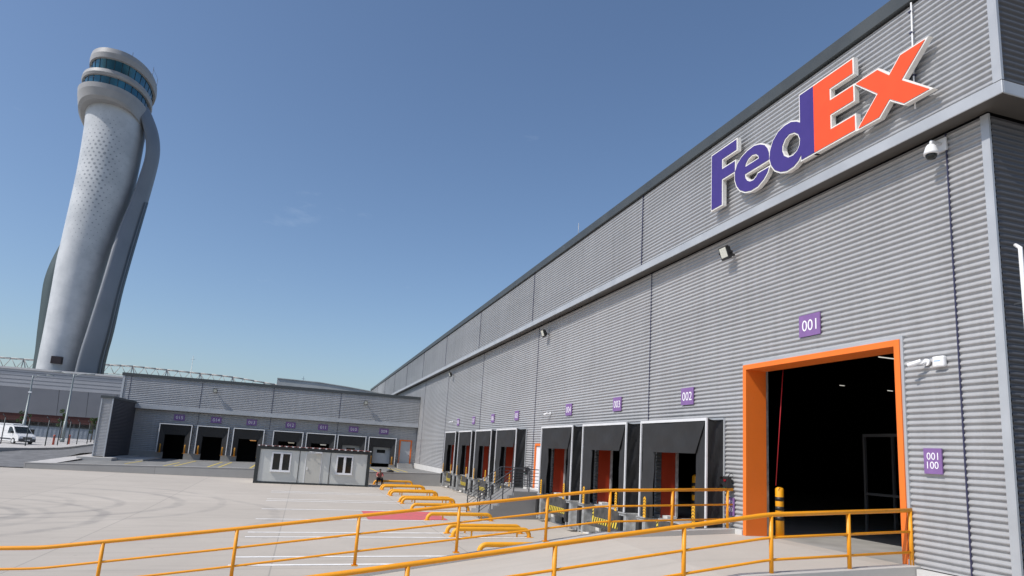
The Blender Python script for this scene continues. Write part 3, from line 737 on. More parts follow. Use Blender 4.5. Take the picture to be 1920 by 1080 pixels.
# ------------------------------------------------------------ cameras, floodlights
def floodlight(fn, label):
    o0 = fn(0,0,0); t = thing('floodlight', o0, label, 'floodlight', 'black floodlights under the ledge')
    def hx(a, b, mb):                                  # box in local (side, out, up)
        P = [(a[0],a[1],a[2]),(b[0],a[1],a[2]),(b[0],b[1],a[2]),(a[0],b[1],a[2]),(a[0],a[1],b[2]),(b[0],a[1],b[2]),(b[0],b[1],b[2]),(a[0],b[1],b[2])]
        mb.hexa([fn(*p) for p in P]); return mb
    # tilted head: front face looks out and up a little
    mb = MB(); c, s = math.cos(.35), math.sin(.35)
    def tl(u, o, v): return fn(u, .28+o*c+v*s*1.0, v*c-o*s)
    P = lambda a, b: [tl(a[0],a[1],a[2]),tl(b[0],a[1],a[2]),tl(b[0],b[1],a[2]),tl(a[0],b[1],a[2]),tl(a[0],a[1],b[2]),tl(b[0],a[1],b[2]),tl(b[0],b[1],b[2]),tl(a[0],b[1],b[2])]
    mb.hexa(P((-.19,0,-.2),(.19,.10,.2)))
    for k in range(6): mb.hexa(P((-.17+.062*k,-.07,-.16),(-.155+.062*k,-.001,.16)))
    build('housing', mb, m_black, t)
    build('lens', MB().hexa(P((-.155,.101,-.13),(.155,.106,.17))), m_lens, t)
    mb = MB(); hx((-.04,0,-.05),(.04,.3,.0), mb); hx((-.21,.2,-.03),(-.195,.4,.03), mb); hx((.195,.2,-.03),(.21,.4,.03), mb); hx((-.21,.2,-.06),(.21,.24,-.031), mb)
    build('bracket', mb, m_black, t)
    return t
for (yy, lb) in ((16.9,'black floodlight on the long wall, nearest to the big logo'),(33.2,'black floodlight on the long wall between docks 004 and 005'),(57.2,'black floodlight on the long wall, far one near the annex')):
    floodlight(lambda u, o, v, yy=yy: (-.02-o, yy-u, 8.05+v), lb)
for (xx, lb) in ((-21.05,'black floodlight on the annex wall between the 014 and 013 signs'),(-5.95,'black floodlight on the annex wall above the 010 dock')):
    floodlight(lambda u, o, v, xx=xx: (xx+u, 74.05-o, 6.0+v), lb)
# dome camera
t = thing('dome_camera', (-.3,9.8,8.3), 'white dome security camera hanging from a bracket under the ledge', 'security camera')
x, y, z = -.33, 9.82, 8.22; seg = 20
build('hood', MB().loft([[(x+r*math.cos(2*PI*j/seg), y+r*math.sin(2*PI*j/seg), z+h) for j in range(seg)] for r, h in ((.02,.20),(.07,.19),(.10,.14),(.135,.03),(.14,-.02),(.12,-.025))]), m_wht, t)
build('dome', MB().loft([[(x+r*math.cos(2*PI*j/seg), y+r*math.sin(2*PI*j/seg), z+h) for j in range(seg)] for r, h in ((.11,-.025),(.105,-.06),(.075,-.115),(.02,-.135))]), m_glassd, t)
build('bracket', MB().tube([(x,y,z+.2),(x+.02,y,z+.27),(-.04,y,z+.27)], .03, 8).box((-.06,y-.12,z+.1),(-.02,y+.12,z+.38)), m_wht, t)
def cctv(y, z, label, big=1.0):
    t = thing('bullet_camera', (0,y,z), label, 'security camera', 'white bullet cameras on the long wall')
    build('mount', MB().tube([(-.02,y,z),(-.07,y,z)], .075, 14).tube([(-.06,y,z),(-.16,y+.02,z-.03),(-.2,y+.1,z-.03)], .028, 8), m_wht, t)
    d = Vector((-.45,.8,-.32)).normalized(); p = Vector((-.17,y+.04,z))
    hd = build('body', MB().tube([p, p+d*.2], .042, 12), m_wht, t)
    build('sunshield', MB().tube([p+Vector((0,0,.012))-d*.02, p+d*.24+Vector((0,0,.014))], .047, 12, False), m_wht, t)
    build('lens', MB().tube([p+d*.201, p+d*.212], .034, 12), m_black, t)
    return t
cctv(10.42, 3.98, 'white bullet camera beside the white junction box, right of the 001 sign')
cctv(32.35, 3.75, 'small white bullet camera above the steel stairs')
cctv(56.1, 3.92, 'tiny white bullet camera at the far end of the long wall')
t = thing('junction_box', (-.02,10.12,3.95), 'white rounded junction box with faint blue lettering beside the camera', 'junction box')
build('case', MB().box((-.12,9.98,3.85),(-.02,10.24,4.07)), m_wht, t, bevel=.03)
build('lettering', MB().box((-.124,10.05,3.965),(-.121,10.19,3.98)), mat('pale_blue', (.3,.5,.75), .5), t)

# ------------------------------------------------------------ retaining wall of the apron
mb = MB(); WX = fr(-30.9, -.06, 12)
def ztop(x): return lerp(-1.2, -.46, (x+30.9)/30.84)
for a, b in zip(WX[:-1], WX[1:]):
    mb.hexa([(a,57,-2.3),(b,57,-2.3),(b,57.26,-2.3),(a,57.26,-2.3),(a,57,ztop(a)),(b,57,ztop(b)),(b,57.26,ztop(b)),(a,57.26,ztop(a))])
rw = thing('retaining_wall', (-15,57,-1.6), 'low grey concrete wall along the edge of the raised annex apron', 'wall')
build('wall_face', mb, m_conc, rw)
mb = MB()
for a, b in zip(WX[:-1], WX[1:]): mb.hexa([(a,56.98,ztop(a)+.001),(b,56.98,ztop(b)+.001),(b,57.28,ztop(b)+.001),(a,57.28,ztop(a)+.001),(a,56.98,ztop(a)+.03),(b,56.98,ztop(b)+.03),(b,57.28,ztop(b)+.03),(a,57.28,ztop(a)+.03)])
build('coping', mb, m_kerb, rw)

# ------------------------------------------------------------ annex with docks 009-015
AX = thing('dock_annex', (-15,74.6,-.8), 'low grey corrugated dock building at the far end with docks 009 to 015', 'building')
AD = [-24.2, -20.75, -17.35, -13.5, -10.2, -7.0, -3.75]
LY, UY = 74.6, 74.1
mb = MB(); x = -28.9
def az(i): return 1.9
for c in AD:
    corr(mb, 'y', LY, x, c-1.2, -.38, 3.75, -1, .05, .18); corr(mb, 'y', LY, c-1.2, c+1.2, 2.15, 3.75, -1, .05, .18); x = c+1.2
corr(mb, 'y', LY, x, -1.85, -.38, 3.75, -1, .05, .18); corr(mb, 'y', LY, -1.85, -.5, 2.3, 3.75, -1, .05, .18); corr(mb, 'y', LY, -.5, -.03, -.38, 3.75, -1, .05, .18)
build('lower_cladding', mb, m_clad, AX)
mb = MB(); corr(mb, 'y', UY, -29.42, -.03, 4.1, 6.78, -1, .05, .18); corr(mb, 'x', -29.5, 74.12, 110, 4.1, 6.78, -1, .05, .18); build('upper_cladding', mb, m_clad_up, AX)
mb = MB(); mb.box((-29.62,74.03,3.72),(-.03,74.2,4.1)); mb.box((-29.6,74.2,3.74),(-29.4,110,4.1)); build('ledge', mb, m_trim, AX)
mb = MB(); mb.box((-29.3,74.2,3.76),(-.03,74.62,3.80)); build('soffit', mb, m_soffit, AX)
mb = MB(); mb.box((-29.7,74.0,6.8),(-.03,74.35,7.1)); mb.box((-29.7,74.35,6.8),(-29.35,110,7.1)); build('parapet_cap', mb, m_cap, AX)
build('roof', MB().box((-29.35,74.36,6.3),(-.03,110,6.5)), m_cap, AX)
mb = MB(); mb.box((-29.6,74.04,4.101),(-29.5,74.14,6.8)); mb.box((-29.5,74.03,4.101),(-29.4,74.06,6.8)); mb.box((-29.0,74.55,-.6),(-28.88,74.7,3.74)); build('corner_trim', mb, m_trim, AX)
for xs_ in (-28.85,-22.35,-15.45,-8.6):
    mb = MB().box((xs_-.02,UY-.035,4.1),(xs_+.02,UY-.005,6.8)).box((xs_-.02,LY-.035,2.5),(xs_+.02,LY-.005,3.74)); build('panel_seam', mb, m_seam, AX)
mb = MB(); x = -29.0
for c in AD: mb.box((x,74.54,-1.8),(c-.95,74.8,-.38)); x = c+.95
mb.box((x,74.54,-1.8),(-.06,74.8,-.38)); mb.box((-29,74.8,-1.8),(-28.8,110,3.74)); build('plinth', mb, m_conc, AX)
build('interior', MB().box((-29,79.9,-1.8),(-.1,80.1,6.3)).box((-28.8,74.85,-1.8),(-.1,79.9,-1.6)), m_dark, AX)
mb = MB()
for a, b in zip([-28.7]+[c+1.2 for c in AD], [c-1.2 for c in AD]+[-.1]): mb.box((a,74.7,-.38),(b,74.78,3.7))
build('inner_lining', mb, m_dark, AX)
# orange framed pedestrian door with steps
mb = MB(); mb.box((-1.86,74.5,-.36),(-1.72,74.66,2.3)); mb.box((-.62,74.5,-.36),(-.48,74.66,2.3)); mb.box((-1.72,74.5,2.17),(-.62,74.66,2.3)); build('pedestrian_door_frame', mb, m_orange, AX)
d = build('pedestrian_door', MB().box((-1.71,74.56,-.36),(-.63,74.6,2.16)), m_doorg, AX)
build('door_handle', MB().box((-.78,74.5,.6),(-.7,74.555,.66)), m_steel, d)
st = thing('annex_steps', (-1.2,73.2,-.7), 'small concrete steps with a side rail below the far pedestrian door', 'stairs')
mb = MB(); mb.box((-2.0,73.6,-1.2),(-.4,74.53,-.22))
for k in range(3): mb.box((-2.0,73.6-.3*(k+1),-1.2),(-.4,73.6-.3*k,-.35-.13*k))
build('steps', mb, m_conc, st)
mb = MB()
for k in range(3): mb.tube([(-1.97,74.5,.7-.3*k),(-1.97,73.6,.7-.3*k),(-1.97,72.7,.3-.3*k)], .02, 6)
build('railing', mb, m_steel, st)
# annex dock shelters
def shelter_annex(c):
    t = thing('dock_shelter', (c,74.6,-.4), '', 'dock shelter', 'black dock shelters on the annex')
    Y, h, zt, zb = 74.0, 1.5, 2.42, -.4
    build('frame', MB().box((c-h,Y,zb),(c-h+.085,Y+.06,zt)).box((c+h-.085,Y,zb),(c+h,Y+.06,zt)).box((c-h+.085,Y,zt-.09),(c+h-.085,Y+.06,zt)), m_alu, t)
    for s in (-1, 1): build('side_cover', MB().box((c+s*(h-.03)-.01,Y+.06,zb),(c+s*(h-.03)+.01,74.57,zt-.02)), m_fabric, t)
    build('top_cover', MB().box((c-h+.02,Y+.06,zt-.04),(c+h-.02,74.57,zt-.02)), m_fabric, t)
    build('head_curtain', MB().hexa([(c-.95,Y+.22,1.35),(c+.95,Y+.22,1.35),(c+.95,Y+.235,1.35),(c-.95,Y+.235,1.35),(c-h+.1,Y+.08,zt-.1),(c+h-.1,Y+.08,zt-.1),(c+h-.1,Y+.095,zt-.1),(c-h+.1,Y+.095,zt-.1)]), m_fabric2, t)
    for s in (-1, 1):
        a, b = sorted((c+s*(h-.09), c+s*.92)); build('side_curtain', MB().hexa([(a,Y+(.09 if s < 0 else .25),zb),(b,Y+(.25 if s < 0 else .09),zb),(b,Y+(.26 if s < 0 else .1),zb),(a,Y+(.1 if s < 0 else .26),zb),(a,Y+(.09 if s < 0 else .25),zt-.1),(b,Y+(.25 if s < 0 else .09),zt-.1),(b,Y+(.26 if s < 0 else .1),zt-.1),(a,Y+(.1 if s < 0 else .26),zt-.1)]), m_fabric2, t)
    return t
AN = ['015','014','013','012','011','010','009']
p0 = shelter_annex(AD[0]); AO = ['leftmost dock','second dock from the left','third dock from the left','middle dock','dock right of the middle one','second dock from the orange framed door','dock next to the orange framed door']
p0['label'] = 'black shelter on the annex, '+AO[0]
for c, n_ in zip(AD[1:], AO[1:]): dup(p0, (c,74.6,-.4), 'black shelter on the annex, '+n_)
for c, n_, w_ in zip(AD, AN, AO):
    numsign(n_, fannex(c+.1,3.08+(0),74.57), (c,74.57,3.08), 1.0, .62, .46, 'purple sign reading %s on the annex, %s' % (n_, w_), 'annex number signs')
def abol(c, s):
    x = c+s*1.12; return bollard('dock_post', x, 73.75, -.42, .07, .85, '', 'orange posts beside the annex docks', (), mat('shaded_post_paint', (.50,.23,.02), .6, 0, .15, 3))  # post yellow darkened in the colour, as the posts stand in shade
q0 = None
for c, n_ in zip(AD, AO):
    for s, sd_ in ((-1,'left'),(1,'right')):
        x = c+s*1.12; lb = 'yellow post, %s side of the annex %s' % (sd_, n_)
        if q0 is None: q0 = abol(c, s); q0['label'] = lb
        else: dup(q0, (x,73.75,-.42), lb)
for c, n_ in ((AD[5],'010'),(AD[6],'009')):
    dd = build('roller_door', MB().box((c-1.18,74.72,-.35),(c+1.18,74.78,2.1)), m_doorg, AX)
    build('window', MB().box((c-.45,74.70,.75),(c+.45,74.719,1.1)), m_glassd, dd)
for c, col_, lb in ((AD[4],(.8,.8,.75),'white'),(AD[3],(.6,.55,.45),'dim'),(AD[2],(.85,.4,.12),'orange')):
    t = thing('dock_lamp', (c+.3,76,1.2), '%s lamp glowing inside the annex dock %s' % (lb, {AD[4]:'011',AD[3]:'012',AD[2]:'013'}[c]), 'light', 'lamps inside the annex docks')
    build('housing', MB().box((c+.0,76,1.26),(c+.7,76.1,1.32)), m_wht, t); build('tube', MB().box((c+.05,76,1.2),(c+.65,76.08,1.258)), emat('lamp_'+lb, col_, .7), t)

# screen wall at the left end of the annex
t = thing('screen_wall', (-28.6,70,-.9), 'dark corrugated screen wall jutting out at the left end of the annex', 'wall')
mb = MB(); corr(mb, 'y', 66, -28.95, -28.2, -.8, 4.15, -1); build('end_cladding', mb, m_clad, t)
mb = MB(); corr(mb, 'x', -28.13, 66.05, 74.5, -.8, 4.15, 1); corr(mb, 'x', -29.02, 66.05, 74.5, -.8, 4.15, -1); build('side_cladding', mb, m_darkclad, t)
mb = MB(); mb.box((-28.2,65.94,-.85),(-28.1,66.04,4.15)); mb.box((-29.05,65.94,-.85),(-28.95,66.04,4.15)); build('corner_trim', mb, m_trim, t)
mb = MB(); mb.box((-29.12,65.9,4.15),(-28.05,74.5,4.36)); build('cap', mb, m_cap, t)
mb = MB(); mb.box((-28.94,66.05,-.85),(-28.16,74.5,4.14)); build('core', mb, m_dark, t)
mb = MB(); mb.box((-29.8,64.6,-1.4),(-27.2,74.5,-.86)); mb.box((-27.2,66.5,-1.4),(-25.2,74.5,-.93)); structure('kerb_slab', mb, m_kerb)

# ------------------------------------------------------------ site cabin
a = math.atan2(.40, 8.02); CB = thing('site_cabin', (-15.03,52.23,-1.62), 'pale grey portable cabin with dark edges and two white windows', 'cabin')
CB.rotation_euler.z = a; ORG[CB.name] = Vector((0,0,0)); L, Wd, H = 8.08, 2.4, 2.66
mb = MB(); mb.box((.05,.05,.06),(L-.05,Wd-.05,H-.1)); build('body', mb, m_panel, CB)
mb = MB()
for x in (0, L-.14):
    for y in (0, Wd-.14): mb.box((x,y,0),(x+.14,y+.14,H))
mb.box((-.06,-.01,0),(.2,.0,H)); mb.box((L-.2,-.01,0),(L+.04,.0,H))
mb.box((.14,0,0),(L-.14,.1,.16)); mb.box((.14,0,H-.22),(L-.14,.1,H)); mb.box((.14,Wd-.1,0),(L-.14,Wd,.12)); mb.box((.14,Wd-.1,H-.16),(L-.14,Wd,H))
for x in (0, L-.1): mb.box((x,.14,0),(x+.1,Wd-.14,.12)); mb.box((x,.14,H-.16),(x+.1,Wd-.14,H))
build('edge_frame', mb, mat('cabin_edge', (.035,.04,.04), .5), CB)
for x in (2.95,5.17): build('panel_joint', MB().box((x-.02,.03,.12),(x+.025,.052,H-.16)), m_black, CB)
mb = MB(); n_ = 70
for i in range(n_+1):
    x = -.08+(L+.16)*i/n_; z = H+.03+.025*math.sin(i*PI/1.0*.5*2)
    z = H+.02+(.045 if i % 2 else 0)
    for y in (-.1, Wd+.1): mb.v.append((x, y, z))
for i in range(n_): q = 2*i; mb.face([q,q+1,q+3,q+2])
rf = build('roof_sheet', mb, m_brown, CB)
for i in range(0, n_, 4): x = -.06+(L+.16)*(i+1)/n_; build('ridge_end', MB().box((x-.06,-.13,H+.0),(x+.06,-.101,H+.07)), m_wht, rf)
for (x0, x1) in ((1.02,2.38),(5.62,6.84)):
    z0, z1 = .9, 2.26
    w = build('window', MB().box((x0,.0,z0),(x1,.048,z0+.1)).box((x0,.0,z1-.1),(x1,.048,z1)).box((x0,.0,z0+.1),(x0+.1,.048,z1-.1)).box((x1-.1,.0,z0+.1),(x1,.048,z1-.1)).box(((x0+x1)/2-.09,.0,z0+.1),((x0+x1)/2+.09,.048,z1-.1)).box((x0-.04,-.05,z0-.04),(x1+.04,.04,z0-.001)), m_wht, CB)
    build('pane', MB().box((x0+.1,.03,z0+.1),((x0+x1)/2-.09,.04,z1-.1)).box(((x0+x1)/2+.09,.03,z0+.1),(x1-.1,.04,z1-.1)), m_glassd, w)
dr = build('door', MB().box((3.45,.02,.14),(4.5,.048,2.3)), m_pdoor, CB, bevel=.006)
build('handle', MB().box((3.53,-.03,1.1),(3.6,.019,1.28)), m_wht, dr)
build('door_trim', MB().box((3.40,.01,.12),(3.44,.049,2.35)).box((4.51,.01,.12),(4.55,.049,2.35)).box((3.44,.01,2.31),(4.51,.049,2.35)), m_wht, dr)
lm_ = build('lamp', MB().box((4.05,-.34,2.36),(4.5,-.05,2.44)).tube([(3.6,-.1,2.42),(4.05,-.2,2.42)], .02, 6), m_wht, CB)
build('outlet_pipe', MB().tube([(L+.1,.35,0),(L+.1,.35,.7),(L-.02,.35,.7)], .035, 8), m_wht, CB)

# ------------------------------------------------------------ small bag on the wall
t = thing('small_bag', (-4.78,57.1,-.6), 'small dark bag lying on top of the concrete wall', 'bag')
mb = MB(); x, y, z = -4.78, 57.12, ztop(-4.78)+.03
mb.loft([[(x+rx*math.cos(2*PI*j/12), y+ry*math.sin(2*PI*j/12), z+h) for j in range(12)] for rx, ry, h in ((.3,.1,0),(.33,.13,.05),(.25,.11,.13),(.12,.06,.18))])
build('body', mb, m_black, t); build('strap', MB().tube([(x-.1,y,z+.17),(x-.02,y,z+.33),(x+.08,y,z+.17)], .014, 6), m_black, t)

# ------------------------------------------------------------ person sitting on the farthest wheel guide
def skin(name, nodes, edges, m, parent, sub=2):
    me = bpy.data.meshes.new(name); me.from_pydata([n[0] for n in nodes], edges, []); me.materials.append(m)
    o = bpy.data.objects.new(name, me); col.objects.link(o); o.parent = parent
    if not me.skin_vertices: 
        bm = bmesh.new(); bm.from_mesh(me); bm.verts.layers.skin.verify(); bm.to_mesh(me); bm.free()
    for i, n in enumerate(nodes):
        sv = me.skin_vertices[0].data[i]; r = n[1]; sv.radius = (r, r) if not isinstance(r, tuple) else r; sv.use_root = (i == 0)
    mo = o.modifiers.new('skin', 'SKIN'); mo.use_smooth_shade = True
    s = o.modifiers.new('sub', 'SUBSURF'); s.levels = sub; s.render_levels = sub
    return o
P = thing('person', (-5.75,56.0,zg(-6,56)), 'person in a red shirt and black trousers sitting hunched by the concrete wall', 'person')
# local coords: faces -Y, seat at .40
N = {'pelvis':((0,0,.50),.13),'waist':((0,-.06,.66),.125),'chest':((0,-.17,.84),.14),'neck':((0,-.24,1.0),.055),'head':((0,-.29,1.10),.088),'crown':((0,-.30,1.19),.08),
 'sl':((-.18,-.18,.93),.06),'el':((-.26,-.34,.68),.045),'wl':((-.12,-.52,.62),.032),'hl':((-.04,-.56,.64),.03),
 'sr':((.18,-.18,.93),.06),'er':((.26,-.34,.68),.045),'wr':((.12,-.52,.62),.032),'hr':((.04,-.56,.64),.03),
 'hipl':((-.11,-.04,.48),.10),'kl':((-.2,-.45,.52),.068),'al':((-.19,-.43,.10),.042),'tl':((-.2,-.58,.05),.04),
 'hipr':((.11,-.04,.48),.10),'kr':((.2,-.45,.52),.068),'ar':((.19,-.43,.10),.042),'tr':((.2,-.58,.05),.04)}
E_ = [('pelvis','waist'),('waist','chest'),('chest','neck'),('neck','head'),('head','crown'),('chest','sl'),('sl','el'),('el','wl'),('wl','hl'),('chest','sr'),('sr','er'),('er','wr'),('wr','hr'),('pelvis','hipl'),('hipl','kl'),('kl','al'),('al','tl'),('pelvis','hipr'),('hipr','kr'),('kr','ar'),('ar','tr')]
def sub_sk(name, keys, m, grow, sub=2):
    ks = list(keys); nodes = [(N[k][0], N[k][1]+grow) for k in ks]
    ed = [(ks.index(a), ks.index(b)) for a, b in E_ if a in ks and b in ks]
    return skin(name, nodes, ed, m, P, sub)
sub_sk('body', list(N), m_skin, 0)
sub_sk('shirt', ['pelvis','waist','chest','sl','el','sr','er'], m_shirt, .016)
sub_sk('trousers', ['pelvis','hipl','kl','al','hipr','kr','ar'], m_trou, .02)
for s in (-1, 1):
    for k in range(5):
        x = s*(.035+.0*k); a0 = Vector((s*.04,-.57,.64)); off = Vector((s*(-.03+.014*k), -.03, 0))
        tip = a0+off+Vector((0,-.035-.008*(k if k < 3 else 4-k),-.02))
        skin('finger', [(tuple(a0+off*.4),.011),(tuple(a0+off),.009),(tuple(tip),.007)], [(0,1),(1,2)], m_skin, P, 1)
mb = MB(); ORG[P.name] = Vector((0,0,0))
def ball(mb, c, r, seg=14, rows=8, z0=-1.0):
    rg = []
    for i in range(rows+1):
        t = lerp(math.asin(z0), PI/2*.98, i/rows); rg.append([(c[0]+r[0]*math.cos(t)*math.cos(2*PI*j/seg), c[1]+r[1]*math.cos(t)*math.sin(2*PI*j/seg), c[2]+r[2]*math.sin(t)) for j in range(seg)])
    mb.loft(rg); return mb
build('hair', ball(mb, (0,-.275,1.165), (.094,.10,.105), z0=-.15), m_hair, P)
mb = MB(); 
for s in (-1, 1): mb.box((s*.032-.012,-.388,1.13),(s*.032+.012,-.378,1.145))
build('eyes', mb, m_black, P)
build('nose', MB().hexa([(-.014,-.40,1.095),(.014,-.40,1.095),(.014,-.37,1.095),(-.014,-.37,1.095),(-.006,-.385,1.14),(.006,-.385,1.14),(.006,-.37,1.14),(-.006,-.37,1.14)]), m_skin, P)
for s in (-1, 1): build('shoe', MB().box((s*.195-.05,-.64,0),(s*.195+.05,-.37,.1)), m_black, P, bevel=.02)

# ------------------------------------------------------------ things far left: van, car, fence, poles, bollards, trees
def vehicle(name, loc, rz, label, cat, paint, Lv, Hv, van=True, door_open=False):
    t = thing(name, loc, label, cat, 'vehicles parked behind the fence'); t.rotation_euler.z = rz; ORG[t.name] = Vector((0,0,0))
    # local: nose at +x; side profile lofted across width
    if van: prof = [(-Lv/2,.35),(-Lv/2,1.1),(-Lv/2+.06,Hv-.1),(-Lv/2+.3,Hv),(.45,Hv),(.75,Hv-.12),(1.45,1.12),(Lv/2-.25,.92),(Lv/2-.04,.72),(Lv/2,.35),(Lv/2-.15,.28),(-Lv/2+.1,.28)]
    else: prof = [(-Lv/2,.4),(-Lv/2,1.0),(-Lv/2+.35,Hv-.12),(-Lv/2+.7,Hv),(.2,Hv),(.5,Hv-.1),(1.15,1.05),(Lv/2-.2,.9),(Lv/2-.03,.7),(Lv/2,.4),(Lv/2-.15,.3),(-Lv/2+.1,.3)]
    rings = []
    for y, k, dz in ((-.92,0,0),(-.90,1,0),(-.78,1,0),(.78,1,0),(.90,1,0),(.92,0,0)):
        rg = []
        for (x, z) in prof:
            tum = 0 if z < 1.05 else (z-1.05)*.16
            yy = y-math.copysign(tum, y) if abs(y) > .8 else y
            x2, z2 = x, z
            if abs(y) > .91: x2 *= .985; z2 = z*.985+.01
            rg.append((x2, yy, z2))
        rings.append(rg)
    body = build('body', MB().loft(rings, smooth=False), paint, t, bevel=.03)
    xw, zw = (.75, Hv-.16) if van else (.5, Hv-.14); xb, zb_ = (1.43, 1.14) if van else (1.13, 1.07)
    o = Vector((.035,0,.045))
    build('windscreen', MB().poly([(xw+o.x,-.70,zw+o.z-.02),(xw+o.x,.70,zw+o.z-.02),(xb+o.x-.02,.80,zb_+o.z),(xb+o.x-.02,-.80,zb_+o.z)]), m_glassd, t)
    for s in (-1, 1):
        yy = s*.925
        wn = [(xw-.12,zw-.02),(xb-.1,zb_+.02),(.2 if van else -.3,1.12),(.2 if van else -.3,zw-.02)]
        build('side_window', MB().poly([(x, yy-s*(max(0,z-1.05)*.16)+s*.006, z) for x, z in wn]), m_glassd, t)
        if not van: build('side_window', MB().poly([(x, yy-s*(max(0,z-1.05)*.16)+s*.006, z) for x, z in [(-.4,1.1),(-.4,Hv-.14),(-Lv/2+.8,Hv-.16),(-Lv/2+.6,1.1)]]), m_glassd, t)
        build('headlight', MB().hexa([(Lv/2-.3,s*.62-.18,.72),(Lv/2-.02,s*.62-.18,.66),(Lv/2-.02,s*.62+.18,.66),(Lv/2-.3,s*.62+.2,.72),(Lv/2-.34,s*.62-.18,.9),(Lv/2-.1,s*.62-.18,.84),(Lv/2-.12,s*.62+.18,.84),(Lv/2-.34,s*.62+.2,.9)]), m_wht, t)
        build('mirror', MB().box((.95,s*1.0-.1,1.12),(1.07,s*1.0+.1,1.32)), m_black, t, bevel=.02)
        for xw_ in (Lv/2-.85, -Lv/2+.75):
            w = build('wheel', MB().tube([(xw_,s*.78,.32),(xw_,s*.945,.32)], .32, 20), m_rubber, t)
            build('rim', MB().tube([(xw_,s*.944,.32),(xw_,s*.955,.32)], .19, 14), m_alu, w)
    build('bumper', MB().box((Lv/2-.12,-.86,.28),(Lv/2+.05,.86,.58)), m_steel, t, bevel=.03)
    build('grille', MB().box((Lv/2-.06,-.45,.62),(Lv/2+.02,.45,.76)), m_black, t)
    build('number_plate', MB().box((Lv/2+.052,-.26,.38),(Lv/2+.06,.26,.49)), m_wht, t)
    if van: build('side_moulding', MB().box((-1.4,-.94,.45),(.9,-.921,.58)), m_steel, t)
    if door_open:
        dd = build('open_door', MB().box((.35,.93,.4),(.42,1.75,1.1)), paint, t); build('door_window', MB().box((.36,1.0,1.1),(.4,1.7,1.6)), m_glassd, dd)
    return t
m_van = mat('white_van_paint', (.72,.72,.72), .3)
VN = vehicle('van', (-40.9,83.2,-.6), math.radians(-40), 'white delivery van with a door open behind the fence', 'van', m_van, 4.4, 1.95, True, True); VN.scale = (.97,.97,.97)
vehicle('parked_car', (-44.6,93,-.6), math.radians(-20), 'white car behind the delivery van, mostly hidden', 'car', m_van, 4.5, 2.05, False)

FP = [(-47,84),(-43.8,81.8),(-40.7,79.5),(-37.7,76.9),(-37.2,80.6),(-37.5,85.2),(-37.95,90),(-38.4,95),(-38.8,100.6),(-39.8,107.5)]
t = thing('mesh_fence', (-37.5,80,-.6), 'tall dark green mesh fence along the pavement kerb', 'fence')
for (x, y) in FP: build('post', MB().tube([(x,y,-.6),(x,y,2.05)], .055, 8).tube([(x,y,2.05),(x-.25,y-.1,2.35)], .04, 6), m_fence, t)
for (xa, ya), (xb, yb) in zip(FP[:-1], FP[1:]):
    mb = MB(); A, B = Vector((xa,ya,0)), Vector((xb,yb,0)); d_ = (B-A).length; n_ = int(d_/.22)
    for k in range(n_+1): p = A.lerp(B, k/n_); mb.tube([(p.x,p.y,-.5),(p.x,p.y,1.95)], .0035, 3, False)
    for k in range(11): z = -.5+k*.245; mb.tube([(xa,ya,z),(xb,yb,z)], .004, 3, False)
    build('mesh_panel', mb, m_fence, t)

def lamppost(x, y, z, h, label, two):
    t = thing('street_lamp', (x,y,z), label, 'street lamp', 'tall lamp posts beside the fence')
    build('pole', MB().tube([(x,y,z),(x,y,z+h*.3),(x,y,z+h*.301),(x,y,z+h*.92),(x,y,z+h)], [.22,.20,.15,.09,.07], 12).tube([(x,y,z),(x,y,z+.5)], .26, 12), m_pole, t)
    for s in ((-1,1) if two else (1,)):
        build('arm', MB().tube([(x,y,z+h-.5),(x+s*.5,y,z+h-.05),(x+s*1.6,y,z+h+.12)], .045, 8), m_pole, t)
        build('lamp_head', MB().loft([[(x+s*(1.5+u), y+wq*math.cos(2*PI*j/10), z+h+.12+.07*math.sin(2*PI*j/10)) for j in range(10)] for u, wq in ((0,.06),(.2,.17),(.75,.17),(.95,.05))]), m_pole, t)
    build('camera_box', MB().box((x-.18,y-.14,z+h*.72),(x+.18,y+.14,z+h*.74)), m_wht, t) if not two else None
    return t
lamppost(-42.05, 102, -.6, 9.0, 'tall grey lamp post with two arms beside the fence', True)
lamppost(-47.7, 105, -.6, 8.6, 'tall grey lamp post with one arm, leftmost in view', False)
for (x, y, lb) in ((-38.3,86.5,'short red bollard behind the fence, close to the two-armed lamp post'),(-38.75,93.2,'short red bollard behind the fence, the one farther right')):
    bollard('red_bollard', x, y, -.6, .11, 1.1, lb, 'red bollards behind the fence', (.8,), m_redb)

def tree(x, y, z, h, r, label, seed):
    rd = random.Random(seed); t = thing('tree', (x,y,z), label, 'tree', 'small trees before the terminal')
    mb = MB().tube([(x,y,z),(x+.05,y,z+h*.3),(x,y+.05,z+h*.6)], [.09,.07,.04], 8)
    for k in range(5): a = rd.uniform(0,2*PI); mb.tube([(x,y,z+h*(.35+.05*k)),(x+r*.6*math.cos(a),y+r*.6*math.sin(a),z+h*(.55+.07*k))], [.035,.012], 5)
    build('trunk', mb, m_bark, t); mb = MB()
    cl = [(x+rd.gauss(0,r*.45), y+rd.gauss(0,r*.45), z+h*.7+rd.gauss(0,h*.16), rd.uniform(.25,.5)*r) for _ in range(14)]
    for k in range(1300):
        cx, cy, cz, cr = rd.choice(cl); p = Vector((rd.gauss(0,1),rd.gauss(0,1),rd.gauss(0,1))).normalized()*cr*rd.uniform(.6,1.05)+Vector((cx,cy,cz))
        u = Vector((rd.gauss(0,1),rd.gauss(0,1),rd.gauss(0,1))).normalized(); w = u.cross(Vector((rd.gauss(0,1),rd.gauss(0,1),rd.gauss(0,1)))).normalized(); s_ = .08
        mb.poly([p-u*s_, p+w*s_*.6, p+u*s_, p-w*s_*.6])
    build('crown', mb, m_leaf, t)
tree(-50.3, 112, -.6, 4.0, .55, 'small tree behind the left lamp post', 1)
